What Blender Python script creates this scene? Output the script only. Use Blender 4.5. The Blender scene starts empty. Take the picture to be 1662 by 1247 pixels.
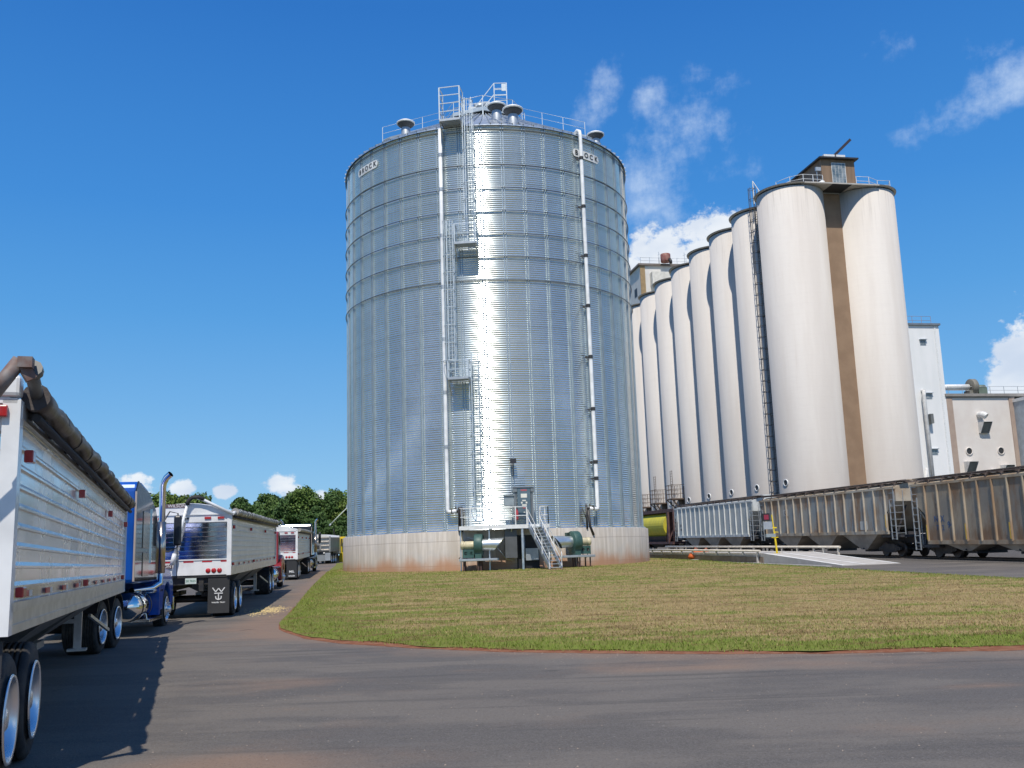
import bpy, math, random
import numpy as np
from mathutils import Vector, Matrix
PI=math.pi; R=math.radians; rnd=random.Random(7)
sc=bpy.context.scene; C=sc.collection
EYE=1.6
# ---------------------------------------------------------------- camera
PITCH,ROLL=.1752,-.0326
Fv=Vector((0,math.cos(PITCH),math.sin(PITCH))); Rv=Vector((1,0,0)); Uv=Rv.cross(Fv)
R2=math.cos(ROLL)*Rv+math.sin(ROLL)*Uv; U2=-math.sin(ROLL)*Rv+math.cos(ROLL)*Uv
cam=bpy.data.cameras.new('camera'); camo=bpy.data.objects.new('camera',cam); C.objects.link(camo)
m=Matrix.Identity(4)
for i in range(3): m[i][0]=R2[i]; m[i][1]=U2[i]; m[i][2]=-Fv[i]
m[2][3]=EYE; camo.matrix_world=m
cam.sensor_width=36; cam.lens=1585.7/1662*36; cam.clip_end=6000; cam.clip_start=.05
sc.camera=camo
sc.render.resolution_x=1024; sc.render.resolution_y=768
SUN_AZ,SUN_EL=R(184.5),R(57.5)      # direction to the sun, azimuth clockwise from +Y
# ---------------------------------------------------------------- node helpers
class N:
    def __init__(s,nt): s.nt=nt
    def n(s,t,**k):
        o=s.nt.nodes.new(t)
        for a,b in k.items(): setattr(o,a,b)
        return o
    def put(s,sock,v):
        if isinstance(v,bpy.types.NodeSocket): s.nt.links.new(v,sock)
        else: sock.default_value=v
    def math(s,op,a,b=0,c=None,clamp=False):
        o=s.n('ShaderNodeMath',operation=op); o.use_clamp=clamp
        s.put(o.inputs[0],a); s.put(o.inputs[1],b)
        if c is not None: s.put(o.inputs[2],c)
        return o.outputs[0]
    def mix(s,f,a,b,bt='MIX'):
        o=s.n('ShaderNodeMix',data_type='RGBA',blend_type=bt)
        s.put(o.inputs[0],f); s.put(o.inputs[6],a if isinstance(a,bpy.types.NodeSocket) else (*a[:3],1))
        s.put(o.inputs[7],b if isinstance(b,bpy.types.NodeSocket) else (*b[:3],1)); return o.outputs[2]
    def noise(s,vec,scale,detail=4,rough=.55):
        o=s.n('ShaderNodeTexNoise'); s.put(o.inputs['Vector'],vec); o.inputs['Scale'].default_value=scale
        o.inputs['Detail'].default_value=detail; o.inputs['Roughness'].default_value=rough; return o.outputs['Fac']
    def ramp(s,f,lo,hi,a=0.,b=1.):
        o=s.n('ShaderNodeMapRange',interpolation_type='SMOOTHSTEP'); s.put(o.inputs[0],f)
        o.inputs[1].default_value=lo; o.inputs[2].default_value=hi; o.inputs[3].default_value=a; o.inputs[4].default_value=b; return o.outputs[0]
    def scale(s,vec,v,rot=(0,0,0)):
        o=s.n('ShaderNodeMapping'); s.put(o.inputs[0],vec); o.inputs[2].default_value=rot; o.inputs[3].default_value=v; return o.outputs[0]
    def xyz(s,vec):
        o=s.n('ShaderNodeSeparateXYZ'); s.put(o.inputs[0],vec); return o.outputs
    def attr(s,name): return s.n('ShaderNodeAttribute',attribute_name=name).outputs['Fac']
# ---------------------------------------------------------------- world and sun
w=bpy.data.worlds.new('World'); sc.world=w; w.use_nodes=True
g_=N(w.node_tree); w.node_tree.nodes.clear()
out=g_.n('ShaderNodeOutputWorld'); bg=g_.n('ShaderNodeBackground'); w.node_tree.links.new(bg.outputs[0],out.inputs[0])
sky=g_.n('ShaderNodeTexSky',sky_type='NISHITA'); sky.sun_disc=False; sky.sun_elevation=SUN_EL; sky.sun_rotation=SUN_AZ
sky.altitude=200; sky.air_density=1.0; sky.dust_density=.35; sky.ozone_density=2.5
hs=g_.n('ShaderNodeHueSaturation'); hs.inputs['Saturation'].default_value=1.22; hs.inputs['Value'].default_value=1.0; g_.put(hs.inputs['Color'],sky.outputs[0])
co=g_.n('ShaderNodeTexCoord').outputs['Generated']; X,Y,Z=g_.xyz(co)
az=g_.math('ARCTAN2',X,Y); el=g_.math('ARCSINE',Z)
rp=g_.n('ShaderNodeValToRGB'); g_.put(rp.inputs[0],g_.math('DIVIDE',el,R(90),clamp=True)); els=rp.color_ramp.elements
for i,(d,c) in enumerate(((0,(.26,.52,.78)),(5,(.20,.46,.765)),(9,(.145,.40,.75)),(14,(.085,.33,.72)),(20,(.048,.255,.675)),(31,(.024,.17,.555)),(90,(.014,.09,.34)))):
    e_=els[i] if i<2 else els.new(d/90); e_.position=d/90; e_.color=(*[v/.115 for v in c],1)
tint=g_.mix(.85,hs.outputs[0],rp.outputs[0])
nv=g_.n('ShaderNodeCombineXYZ'); g_.put(nv.inputs[0],az); g_.put(nv.inputs[1],el); nv=nv.outputs[0]
def lobes(L):
    acc=None
    for a,e,sa,se,k,rot in L:
        da=g_.math('SUBTRACT',az,R(a)); de=g_.math('SUBTRACT',el,R(e)); c,q=math.cos(R(rot)),math.sin(R(rot))
        u=g_.math('ADD',g_.math('MULTIPLY',da,c/R(sa)),g_.math('MULTIPLY',de,q/R(sa))); v=g_.math('ADD',g_.math('MULTIPLY',da,-q/R(se)),g_.math('MULTIPLY',de,c/R(se)))
        d=g_.math('MULTIPLY',g_.math('SUBTRACT',1,g_.math('ADD',g_.math('MULTIPLY',u,u),g_.math('MULTIPLY',v,v))),k)
        acc=d if acc is None else g_.math('MAXIMUM',acc,d)
    return g_.math('MAXIMUM',acc,-1.5)
CUM=[(9.3,15.2,3.2,3.6,1.2,0),(12.2,16.,3.6,3.2,1.2,10),(7.2,14,1.8,3.6,1,0),(28.8,8.3,2.6,3.3,1.3,30),(26.8,7.2,1.5,1.9,1,0),(34,9,6,6,1,0),
     (-13.3,4.4,1.25,.75,1.2,0),(-16.5,4.15,.65,.45,.9,10),(-18.9,4.35,.8,.5,.9,0),(-21.4,4.5,1.3,.7,.8,0),(-11.4,3.7,.9,.5,.6,0),(-45,9,12,5,1,0),(60,14,14,6,1,0),(-75,8,10,5,1,0),(100,12,18,7,1,0),(150,10,20,6,1,0),(-130,12,22,6,1,0)]
cn=g_.noise(g_.scale(nv,(1,1.35,1)),17,7,.62)
cn2=g_.noise(g_.scale(nv,(1,1.2,1)),55,6,.65)
cum=g_.ramp(g_.math('ADD',lobes(CUM),g_.math('ADD',g_.math('MULTIPLY',g_.math('SUBTRACT',cn,.5),3.4),g_.math('MULTIPLY',g_.math('SUBTRACT',cn2,.53),2.6))),-.1,.6)
CIR=[(8.6,20.6,3.4,4.2,1.15,-25),(10.5,22.6,5.2,2.6,.8,40),(13.2,21.3,3.6,1.7,.75,35),(6.,26.,1.0,2.6,.5,-25),(9.3,25.6,1.1,1.6,.5,-20),(11.6,26.2,1.2,1.6,.55,-30),(28.2,23.2,5.2,1.5,1.5,14),(25.,22.3,2.2,.6,.8,10),(22.8,26.2,1.0,.8,.2,0),(12.7,30.2,.8,.7,.3,0),(28.6,25.,1.,.6,.3,0),(11,18.5,5,2.5,.5,0),(-60,35,20,8,.8,0),(80,30,20,8,.8,0),(160,30,25,9,.8,0)]
wn=g_.noise(g_.scale(nv,(1.,1.5,1),(0,0,R(-35))),11,8,.62)
wn2=g_.noise(g_.scale(nv,(2.,1.,1),(0,0,R(-50))),26,6,.65)
cir=g_.ramp(g_.math('ADD',g_.math('MULTIPLY',lobes(CIR),.9),g_.math('ADD',g_.math('MULTIPLY',g_.math('SUBTRACT',wn,.5),5.),g_.math('MULTIPLY',g_.math('SUBTRACT',wn2,.5),1.6))),.0,2.3)
shade=g_.noise(g_.scale(nv,(1,1.6,1)),9,4)
ccol=g_.mix(g_.ramp(shade,.35,.65),(5.2,5.9,7.0),(7.4,7.7,8.0))
c1=g_.mix(g_.math('MULTIPLY',cir,.62),tint,(6.2,7.2,8.4))
c2=g_.mix(g_.math('MULTIPLY',cum,.93),c1,ccol)
g_.put(bg.inputs[0],c2); bg.inputs[1].default_value=.115
sd=bpy.data.lights.new('sun','SUN'); sd.energy=4.1; sd.angle=R(.53); sd.color=(1,.935,.83)
so=bpy.data.objects.new('sun',sd); C.objects.link(so)
sv=Vector((math.sin(SUN_AZ)*math.cos(SUN_EL),math.cos(SUN_AZ)*math.cos(SUN_EL),math.sin(SUN_EL)))
so.rotation_euler=sv.to_track_quat('Z','Y').to_euler(); so.location=(0,-20,60)
vs=sc.view_settings; vs.view_transform='Standard'; vs.look='None'; vs.exposure=.1; vs.gamma=1
# ---------------------------------------------------------------- materials
MATS={}
def mat(name,col=(.5,.5,.5),rough=.6,metal=0.,col2=None,nscale=2.,lo=.35,hi=.65,bump=0.,bscale=20.,stretch=(1,1,1),spec=.5,coat=0.,rvar=0.):
    if name in MATS: return MATS[name]
    m=bpy.data.materials.new(name); m.use_nodes=True; g=N(m.node_tree); b=m.node_tree.nodes['Principled BSDF']
    b.inputs['Roughness'].default_value=rough; b.inputs['Metallic'].default_value=metal
    b.inputs['Specular IOR Level'].default_value=spec; b.inputs['Coat Weight'].default_value=coat; b.inputs['Coat Roughness'].default_value=.06
    oc=g.n('ShaderNodeTexCoord').outputs['Object']
    if col2 is not None: g.put(b.inputs['Base Color'],g.mix(g.ramp(g.noise(g.scale(oc,stretch),nscale,6),lo,hi),col,col2))
    else:
        f=g.ramp(g.noise(oc,1.7,5),.3,.7,.86,1.08)
        g.put(b.inputs['Base Color'],g.mix(1.,col,g.n('ShaderNodeCombineColor').outputs[0],'MULTIPLY')) if 0 else None
        cc=g.n('ShaderNodeCombineColor'); [g.put(cc.inputs[i],f) for i in range(3)]
        g.put(b.inputs['Base Color'],g.mix(1.,col,cc.outputs[0],'MULTIPLY'))
    if rvar: g.put(b.inputs['Roughness'],g.ramp(g.noise(oc,3,5),.3,.7,max(rough-rvar,.02),rough+rvar))
    if bump:
        bp=g.n('ShaderNodeBump'); bp.inputs['Strength'].default_value=bump; bp.inputs['Distance'].default_value=.02
        g.put(bp.inputs['Height'],g.noise(oc,bscale,5)); g.put(b.inputs['Normal'],bp.outputs[0])
    m.diffuse_color=(*col,1); MATS[name]=m; return m
GALV=mat('galvanised_steel',(.52,.57,.61),.42,.85,(.62,.66,.69),3,rvar=.08)
GALVD=mat('galvanised_steel_dull',(.42,.45,.48),.5,.6,(.5,.53,.55),4)
WSTEEL=mat('white_painted_steel',(.78,.79,.79),.4,0,(.68,.69,.68),5)
WPIPE=mat('white_pipe',(.85,.86,.86),.35,0)
DARK=mat('dark_steel',(.035,.037,.042),.5,.3,(.06,.055,.05),5)
BLACK=mat('black_rubber',(.018,.018,.02),.75,0,(.04,.037,.034),6)
TYRE=mat('tyre_rubber',(.02,.02,.021),.8,0,(.05,.045,.04),8,bump=.3,bscale=60)
ALU=mat('polished_aluminium',(.74,.75,.77),.16,1.,rvar=.06)
CHROME=mat('chrome',(.8,.81,.82),.05,1.)
RIM=mat('wheel_alloy',(.72,.73,.75),.33,.85,rvar=.1)
RED=mat('red_lens',(.42,.02,.02),.25,0,coat=.5)
REDT=mat('red_reflective_tape',(.5,.03,.04),.4)
GREENP=mat('green_machine_paint',(.032,.085,.075),.5,.1,(.05,.11,.095),4)
CREAM=mat('cream_motor_paint',(.62,.55,.36),.45)
YEL=mat('yellow_paint',(.75,.55,.02),.45)
def side_alu(name,base,rough,metal,planks,vseam=1.22):
    """aluminium trailer sheet: rivet rows, seams and sheet-to-sheet differences"""
    m=bpy.data.materials.new(name); m.use_nodes=True; g=N(m.node_tree); b=m.node_tree.nodes['Principled BSDF']
    oc=g.n('ShaderNodeTexCoord').outputs['Object']; x,y,z=g.xyz(oc)
    cy=g.math('COSINE',g.math('MULTIPLY',y,2*PI/.24)); cz=g.math('COSINE',g.math('MULTIPLY',z,2*PI/planks))
    cx=g.math('COSINE',g.math('MULTIPLY',x,2*PI/.24)); cxy=g.math('MAXIMUM',cy,cx) if vseam==0 else cy
    dot=g.math('MULTIPLY',g.math('GREATER_THAN',cxy,.93),g.math('GREATER_THAN',cz,.86))
    iy=g.math('FLOOR',g.math('DIVIDE',y,1.22)); iz=g.math('FLOOR',g.math('DIVIDE',z,planks))
    cv=g.n('ShaderNodeCombineXYZ'); g.put(cv.inputs[0],iy); g.put(cv.inputs[1],iz)
    wn=g.n('ShaderNodeTexWhiteNoise',noise_dimensions='3D'); g.put(wn.inputs[0],cv.outputs[0])
    f=g.math('ADD',g.math('MULTIPLY',wn.outputs[0],.06),g.ramp(g.noise(g.scale(oc,(1,.5,2)),1.6,2),.3,.7,.86,.94))
    cc=g.n('ShaderNodeCombineColor'); [g.put(cc.inputs[i],f) for i in range(3)]
    c=g.mix(1.,base,cc.outputs[0],'MULTIPLY'); c=g.mix(g.math('MULTIPLY',dot,.6),c,tuple(v*.45 for v in base)); c=g.mix(g.math('MULTIPLY',g.math('LESS_THAN',g.math('FRACT',g.math('DIVIDE',y,1.22)),.009),.75 if vseam else 0.),c,tuple(v*.2 for v in base))
    gr=g.math('ADD',g.ramp(z,2.1,1.2,0,.55),g.math('MULTIPLY',g.math('SUBTRACT',g.noise(g.scale(oc,(1,2.2,.5)),2.2,6,.7),.5),1.6)); c=g.mix(g.ramp(gr,.25,1.,0,.5),c,(.36,.30,.24))
    g.put(b.inputs['Base Color'],c); b.inputs['Metallic'].default_value=metal
    g.put(b.inputs['Roughness'],g.ramp(g.noise(oc,1.3,2),.3,.7,max(rough-.05,.03),rough+.06))
    bp=g.n('ShaderNodeBump'); bp.inputs['Strength'].default_value=.012; bp.inputs['Distance'].default_value=.03
    g.put(bp.inputs['Height'],g.noise(g.scale(oc,(1,1,1.6)),1.6,1)); g.put(b.inputs['Normal'],bp.outputs[0])
    MATS[name]=m; return m
SIDE=side_alu('ribbed_aluminium_side',(.88,.89,.91),.24,.78,.16)
SIDED=side_alu('dull_aluminium_side',(.62,.61,.57),.42,.55,.16)
REAR=side_alu('mirror_aluminium_rear',(.85,.86,.88),.09,1.,.115,0)
# ---------------------------------------------------------------- mesh helpers
class MB:
    def __init__(s): s.v=[]; s.f=[]; s.sm=[]
    def add(s,vs,fs,smooth=False):
        k=len(s.v); s.v+=[tuple(v) for v in vs]; s.f+=[tuple(i+k for i in f) for f in fs]; s.sm+=[smooth]*len(fs); return s
    def box(s,x0,x1,y0,y1,z0,z1,M=None):
        vs=[(x,y,z) for z in (z0,z1) for y in (y0,y1) for x in (x0,x1)]
        if M: vs=[M@Vector(v) for v in vs]
        return s.add(vs,[(0,2,3,1),(4,5,7,6),(0,1,5,4),(2,6,7,3),(0,4,6,2),(1,3,7,5)])
    def hexa(s,bot,top): # 4 bottom (ccw), 4 top
        return s.add(list(bot)+list(top),[(3,2,1,0),(4,5,6,7),(0,1,5,4),(1,2,6,5),(2,3,7,6),(3,0,4,7)])
    def bar(s,a,b,w,h=None,up=(0,0,1)):
        a=Vector(a); b=Vector(b); d=(b-a); 
        if d.length<1e-6: return s
        d.normalize(); up=Vector(up); 
        if abs(d.dot(up))>.98: up=Vector((0,1,0)) if abs(d.y)<.9 else Vector((1,0,0))
        r=d.cross(up).normalized(); u=r.cross(d); h=h or w; r=r*w/2; u=u*h/2
        return s.hexa([a-r-u,a+r-u,b+r-u,b-r-u],[a-r+u,a+r+u,b+r+u,b-r+u])
    def tube(s,pts,r,n=8,caps=True):
        pts=[Vector(p) for p in pts]; rs=r if isinstance(r,(list,tuple)) else [r]*len(pts); k=len(s.v); prev=None
        for i,p in enumerate(pts):
            d=(pts[min(i+1,len(pts)-1)]-pts[max(i-1,0)]).normalized()
            if prev is None: u=d.orthogonal().normalized()
            else:
                u=prev-d*prev.dot(d); u=u.normalized() if u.length>1e-6 else d.orthogonal().normalized()
            prev=u; v=d.cross(u)
            for j in range(n): t=2*PI*j/n; s.v.append(tuple(p+rs[i]*(math.cos(t)*u+math.sin(t)*v)))
        for i in range(len(pts)-1):
            for j in range(n):
                a=k+i*n+j; b=k+i*n+(j+1)%n; s.f.append((a,b,b+n,a+n)); s.sm.append(True)
        if caps:
            s.f.append(tuple(k+j for j in range(n))[::-1]); s.f.append(tuple(k+(len(pts)-1)*n+j for j in range(n))); s.sm+=[False]*2
        return s
    def lathe(s,prof,n=32,axis='z',o=(0,0,0),a0=0,a1=2*PI,smooth=True):
        k=len(s.v); full=abs(a1-a0-2*PI)<1e-6; m=n if full else n+1
        for r,h in prof:
            for j in range(m):
                t=a0+(a1-a0)*j/n; c,q=r*math.cos(t),r*math.sin(t)
                p={'z':(c,q,h),'x':(h,c,q),'y':(q,h,c)}[axis]; s.v.append((p[0]+o[0],p[1]+o[1],p[2]+o[2]))
        for i in range(len(prof)-1):
            for j in range(n):
                a=k+i*m+j; b=k+i*m+(j+1)%m; s.f.append((a,b,b+m,a+m)); s.sm.append(smooth)
        return s
    def prism(s,outline,axis,t0,t1):
        def P(a,b,t): return {'x':(t,a,b),'y':(a,t,b),'z':(a,b,t)}[axis]
        n=len(outline); vs=[P(a,b,t0) for a,b in outline]+[P(a,b,t1) for a,b in outline]
        return s.add(vs,[tuple(range(n))[::-1],tuple(range(n,2*n))]+[(i,(i+1)%n,(i+1)%n+n,i+n) for i in range(n)])
    def mesh(s,name,m,uv=None):
        me=bpy.data.meshes.new(name); me.from_pydata(s.v,[],s.f); me.polygons.foreach_set('use_smooth',s.sm)
        if m: me.materials.append(m)
        if uv:
            ul=me.uv_layers.new(name='UVMap'); li=np.empty(len(me.loops),dtype=np.int32); me.loops.foreach_get('vertex_index',li)
            ul.data.foreach_set('uv',np.array(uv,dtype=np.float32)[li].ravel())
        me.update(); return me
    def fix(s,me):
        import bmesh
        b=bmesh.new(); b.from_mesh(me); bmesh.ops.recalc_face_normals(b,faces=b.faces); b.to_mesh(me); b.free()
    def build(s,name,m,parent=None,uv=None,fix=True,bevel=0):
        me=s.mesh(name,m,uv)
        if fix: s.fix(me)
        o=bpy.data.objects.new(name,me); C.objects.link(o)
        if parent: o.parent=parent
        if bevel:
            bv=o.modifiers.new('bevel','BEVEL'); bv.width=bevel; bv.segments=2; bv.limit_method='ANGLE'
        return o
def tag(o,label=None,cat=None,group=None,kind=None):
    for k,v in (('label',label),('category',cat),('group',group),('kind',kind)):
        if v: o[k]=v
    return o
def empty(name,loc,heading=0,pitch=0,**k):
    o=bpy.data.objects.new(name,None); C.objects.link(o); o.location=loc; o.rotation_euler=(pitch,0,-heading); o.empty_display_size=.3
    return tag(o,**k)
def inst(me,name,parent,loc=(0,0,0),rot=(0,0,0),scale=(1,1,1)):
    o=bpy.data.objects.new(name,me); C.objects.link(o); o.parent=parent; o.location=loc; o.rotation_euler=rot; o.scale=scale; return o
def copy_tree(o,parent=None):
    c=o.copy(); C.objects.link(c); c.parent=parent
    for ch in o.children: copy_tree(ch,c)
    return c
def text_mesh(txt,size,m,parent,loc,rot,depth=.004,bold=0.,name='lettering',xs=1.):
    cu=bpy.data.curves.new('t','FONT'); cu.body=txt; cu.size=size; cu.align_x='CENTER'; cu.align_y='CENTER'; cu.extrude=depth; cu.offset=bold
    t=bpy.data.objects.new('t',cu); C.objects.link(t); bpy.context.view_layer.update()
    me=bpy.data.meshes.new_from_object(t.evaluated_get(bpy.context.evaluated_depsgraph_get())); bpy.data.objects.remove(t)
    me.materials.clear(); me.materials.append(m); return inst(me,name,parent,loc,rot,(xs,1,1))
def gz(y):
    y=np.minimum(np.asarray(y,float),170.); return .074*np.log1p(np.exp((y-22)/4.))
def G(y): return float(gz(y))
def lin(a,b,n): return [a+(b-a)*i/(n-1) for i in range(n)]
# ---------------------------------------------------------------- ground
LF=[(-19,104),(-17.4,95),(-13.75,71.3),(-10.35,50.3),(-8.6,40),(-7.4,33.1),(-6.6,28.4),(-6.18,26),(-5.8,24.4),(-5.36,23.35),(-4.57,21.64),(-3.54,20.3),(-1.62,18.3),(-.16,17.25),(1.55,16.46),(3.41,15.8),(5.22,15.45),(7.63,15.33),(11,15.5),(16,16.4),(22,18.6),(26,22)]
LB=[(-19,106),(-17,118),(8,118),(11.2,88),(11.9,84),(14.,63.3),(15.6,53),(16.5,44.5),(17.9,35.4),(20,29),(23,25),(26,22.5)]
fx,fy=np.array(LF).T; bx_,by_=np.array(LB).T
def grid_obj(name,X,Y,Z,m,attrs={},smooth=True):
    ny,nx=X.shape; me=bpy.data.meshes.new(name); V=np.stack([X,Y,Z],-1).reshape(-1,3)
    i=np.arange(ny*nx).reshape(ny,nx); Fq=np.stack([i[:-1,:-1],i[:-1,1:],i[1:,1:],i[1:,:-1]],-1).reshape(-1,4)
    me.vertices.add(len(V)); me.vertices.foreach_set('co',V.ravel().astype(np.float32))
    me.loops.add(Fq.size); me.loops.foreach_set('vertex_index',Fq.ravel().astype(np.int32))
    me.polygons.add(len(Fq)); me.polygons.foreach_set('loop_start',np.arange(0,Fq.size,4,dtype=np.int32)); me.polygons.foreach_set('loop_total',np.full(len(Fq),4,dtype=np.int32))
    me.update(calc_edges=True); me.polygons.foreach_set('use_smooth',[smooth]*len(Fq)); me.materials.append(m)
    for k,a in attrs.items():
        at=me.attributes.new(k,'FLOAT','POINT'); at.data.foreach_set('value',a.ravel().astype(np.float32))
    me.validate(); o=bpy.data.objects.new(name,me); C.objects.link(o); return o
def polydist(px,py,P):
    d=np.full(px.shape,1e9)
    for (x0,y0),(x1,y1) in zip(P[:-1],P[1:]):
        t=np.clip(((px-x0)*(x1-x0)+(py-y0)*(y1-y0))/((x1-x0)**2+(y1-y0)**2),0,1)
        d=np.minimum(d,np.hypot(px-x0-t*(x1-x0),py-y0-t*(y1-y0)))
    return d
def lawn_cols(g,pos,edge):
    n1=g.noise(g.scale(pos,(.3,1.1,1),(0,0,R(8))),1.0,7,.65); n2=g.noise(pos,.55,5,.6); n3=g.noise(pos,7,3)
    green=g.mix(n3,(.115,.17,.022),(.23,.29,.05)); tan=g.mix(n3,(.29,.21,.085),(.52,.395,.20))
    px_,py_,_z=g.xyz(pos); mow=g.math('SINE',g.math('MULTIPLY',g.math('ADD',py_,g.math('MULTIPLY',g.math('MULTIPLY',px_,px_),.012)),3.6)); n1=g.math('ADD',n1,g.math('MULTIPLY',mow,.045))
    k=g.math('ADD',g.math('ADD',g.math('MULTIPLY',n1,1.0),g.math('MULTIPLY',n2,1.0)),g.math('SUBTRACT',g.math('MULTIPLY',edge,-.42),.42))
    c_=g.mix(g.ramp(k,.42,.66),green,tan); return g.mix(g.ramp(g.noise(g.scale(pos,(.35,1.5,1)),2.1,6,.7),.50,.62,0,.8),c_,(.20,.125,.06))
lm=bpy.data.materials.new('lawn'); lm.use_nodes=True; g=N(lm.node_tree); b=lm.node_tree.nodes['Principled BSDF']
pos=g.n('ShaderNodeNewGeometry').outputs['Position']; e=g.attr('edge')
cl=lawn_cols(g,pos,e); cl=g.mix(g.ramp(g.noise(pos,1.1,6,.65),.66,.74),cl,(.17,.075,.035)); cl=g.mix(.4,cl,(.15,.11,.045))
g.put(b.inputs['Base Color'],cl); b.inputs['Roughness'].default_value=.95; b.inputs['Specular IOR Level'].default_value=.1
bm_=bpy.data.materials.new('grass_blades'); bm_.use_nodes=True; g=N(bm_.node_tree); b=bm_.node_tree.nodes['Principled BSDF']
pos=g.n('ShaderNodeNewGeometry').outputs['Position']; e=g.attr('edge'); rv=g.attr('rv')
cl=lawn_cols(g,pos,g.math('ADD',e,g.math('MULTIPLY',g.math('SUBTRACT',rv,.5),1.5)))
g.put(b.inputs['Base Color'],cl); b.inputs['Roughness'].default_value=.7; b.inputs['Specular IOR Level'].default_value=.2
# lawn sheet
cols=np.concatenate([np.arange(-19,-8,.5),np.arange(-8,8,.2),np.arange(8,26,.4)])
yf=np.interp(cols,fx,fy); yb=np.interp(cols,bx_,by_)
jr=np.random.RandomState(3); jit=np.convolve(jr.randn(len(cols)+8),np.ones(5)/5,'same')[4:-4]*.2+jr.randn(len(cols))*.05
T=np.linspace(0,1,140)[:,None]**1.6
Xl=np.repeat(cols[None],140,0); Yl=(yf+jit)[None]*(1-T)+yb[None]*T
outl=LF+LB[::-1]+[LF[0]]
def edgev(x,y):
    d=polydist(x,y,outl); return np.exp(-(d/1.2)**2)*1.0+.14*np.exp(-((x+5)/4.)**2)*(y<60)+.22*np.exp(-((y-63)/6)**2)-.25*np.exp(-((y-27)/6)**2)*(x>1)
ed=edgev(Xl,Yl)
Zl=gz(Yl)+.022+.06*np.minimum(polydist(Xl,Yl,outl),1)
tag(grid_obj('lawn',Xl,Yl,Zl,lm,{'edge':ed}),kind='structure')
# grass blades
def blades():
    rs=np.random.RandomState(11); n=300000
    u=rs.rand(n); yy=1/(1/15.3+(1/80.-1/15.3)*u) ; xx=rs.uniform(-14,26,n)
    keep=(xx<yy*.60+1)&(xx>-yy*.32); xx,yy=xx[keep],yy[keep]
    f=np.interp(xx,fx,fy)+rs.randn(len(xx))*.10; bk=np.interp(xx,bx_,by_); ok=(yy>f)&(yy<bk); xx,yy=xx[ok],yy[ok]
    ok=np.hypot(xx+1.57,yy-74.5)>11.6; xx,yy=xx[ok],yy[ok]; n=len(xx)
    e=edgev(xx,yy); a=rs.rand(n)*2*PI; s=np.maximum(1,yy/26.)
    wd=.008*s*(.7+.6*rs.rand(n)); h=(.022+.032*rs.rand(n))*(1+.3*np.clip(e,0,1))*(1+.12*s); ln=rs.randn(n,2)*.03
    z=gz(yy)+.015+.06*np.minimum(polydist(xx,yy,outl),1)
    V=np.zeros((n,3,3)); V[:,0]=np.stack([xx-wd*np.cos(a),yy-wd*np.sin(a),z],-1); V[:,1]=np.stack([xx+wd*np.cos(a),yy+wd*np.sin(a),z],-1); V[:,2]=np.stack([xx+ln[:,0],yy+ln[:,1],z+h],-1)
    me=bpy.data.meshes.new('grass'); me.vertices.add(3*n); me.vertices.foreach_set('co',V.astype(np.float32).ravel())
    me.loops.add(3*n); me.loops.foreach_set('vertex_index',np.arange(3*n,dtype=np.int32)); me.polygons.add(n)
    me.polygons.foreach_set('loop_start',np.arange(0,3*n,3,dtype=np.int32)); me.polygons.foreach_set('loop_total',np.full(n,3,dtype=np.int32)); me.update(calc_edges=True)
    for k,arr in (('edge',e),('rv',rs.rand(n))):
        at=me.attributes.new(k,'FLOAT','POINT'); at.data.foreach_set('value',np.repeat(arr,3).astype(np.float32))
    me.materials.append(bm_); o=bpy.data.objects.new('grass',me); C.objects.link(o)
    tag(o,'mown grass of the lawn, green at its edges and dry tan in the middle','grass',kind='stuff')
blades()
# asphalt
am=bpy.data.materials.new('asphalt'); am.use_nodes=True; g=N(am.node_tree); b=am.node_tree.nodes['Principled BSDF']
pos=g.n('ShaderNodeNewGeometry').outputs['Position']; du=g.attr('dust')
n1=g.noise(g.scale(pos,(.25,.6,1)),1.,6,.6); n2=g.noise(pos,.8,5,.6); n4=g.noise(pos,90,3,.7); n5=g.noise(g.scale(pos,(1,5,1)),.7,7,.7)
base=g.mix(g.ramp(n1,.44,.57),(.102,.090,.077),(.152,.132,.110))
base=g.mix(g.ramp(n5,.50,.70,0,.35),base,(.165,.145,.125))
base=g.mix(g.ramp(n4,.45,.65,0,.7),base,(.19,.175,.16))
k=g.math('ADD',du,g.math('MULTIPLY',g.math('SUBTRACT',n2,.5),1.5)); base=g.mix(g.ramp(k,.12,1.15,0,.85),base,(.245,.165,.115))
base=g.mix(g.ramp(g.noise(g.scale(pos,(.5,1.2,1)),.9,7,.7),.58,.74,0,.5),base,(.21,.15,.11))
sp1=g.noise(pos,38,4,.7); base=g.mix(g.ramp(sp1,.56,.68,0,.45),base,(.24,.22,.20)); base=g.mix(g.ramp(sp1,.44,.33,0,.5),base,(.035,.033,.032))
vp=g.n('ShaderNodeTexVoronoi'); g.put(vp.inputs['Vector'],pos); vp.inputs['Scale'].default_value=7.; base=g.mix(g.math('MULTIPLY',g.math('LESS_THAN',vp.outputs['Distance'],.075),g.ramp(g.noise(pos,.9,4),.48,.62)),base,(.33,.29,.25))
tr=g.noise(g.scale(pos,(.16,2.4,1),(0,0,R(-4))),1.,5,.6); base=g.mix(g.ramp(tr,.55,.68,0,.4),base,(.052,.05,.048))
oil=g.noise(pos,.55,3,.5); base=g.mix(g.ramp(oil,.68,.74,0,.5),base,(.03,.029,.028))
vo=g.n('ShaderNodeTexVoronoi',feature='DISTANCE_TO_EDGE'); vo.inputs['Scale'].default_value=.16
mp=g.n('ShaderNodeVectorMath',operation='ADD'); nn=g.n('ShaderNodeTexNoise'); g.put(nn.inputs['Vector'],pos); nn.inputs['Scale'].default_value=.7; nn.inputs['Detail'].default_value=7
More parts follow.
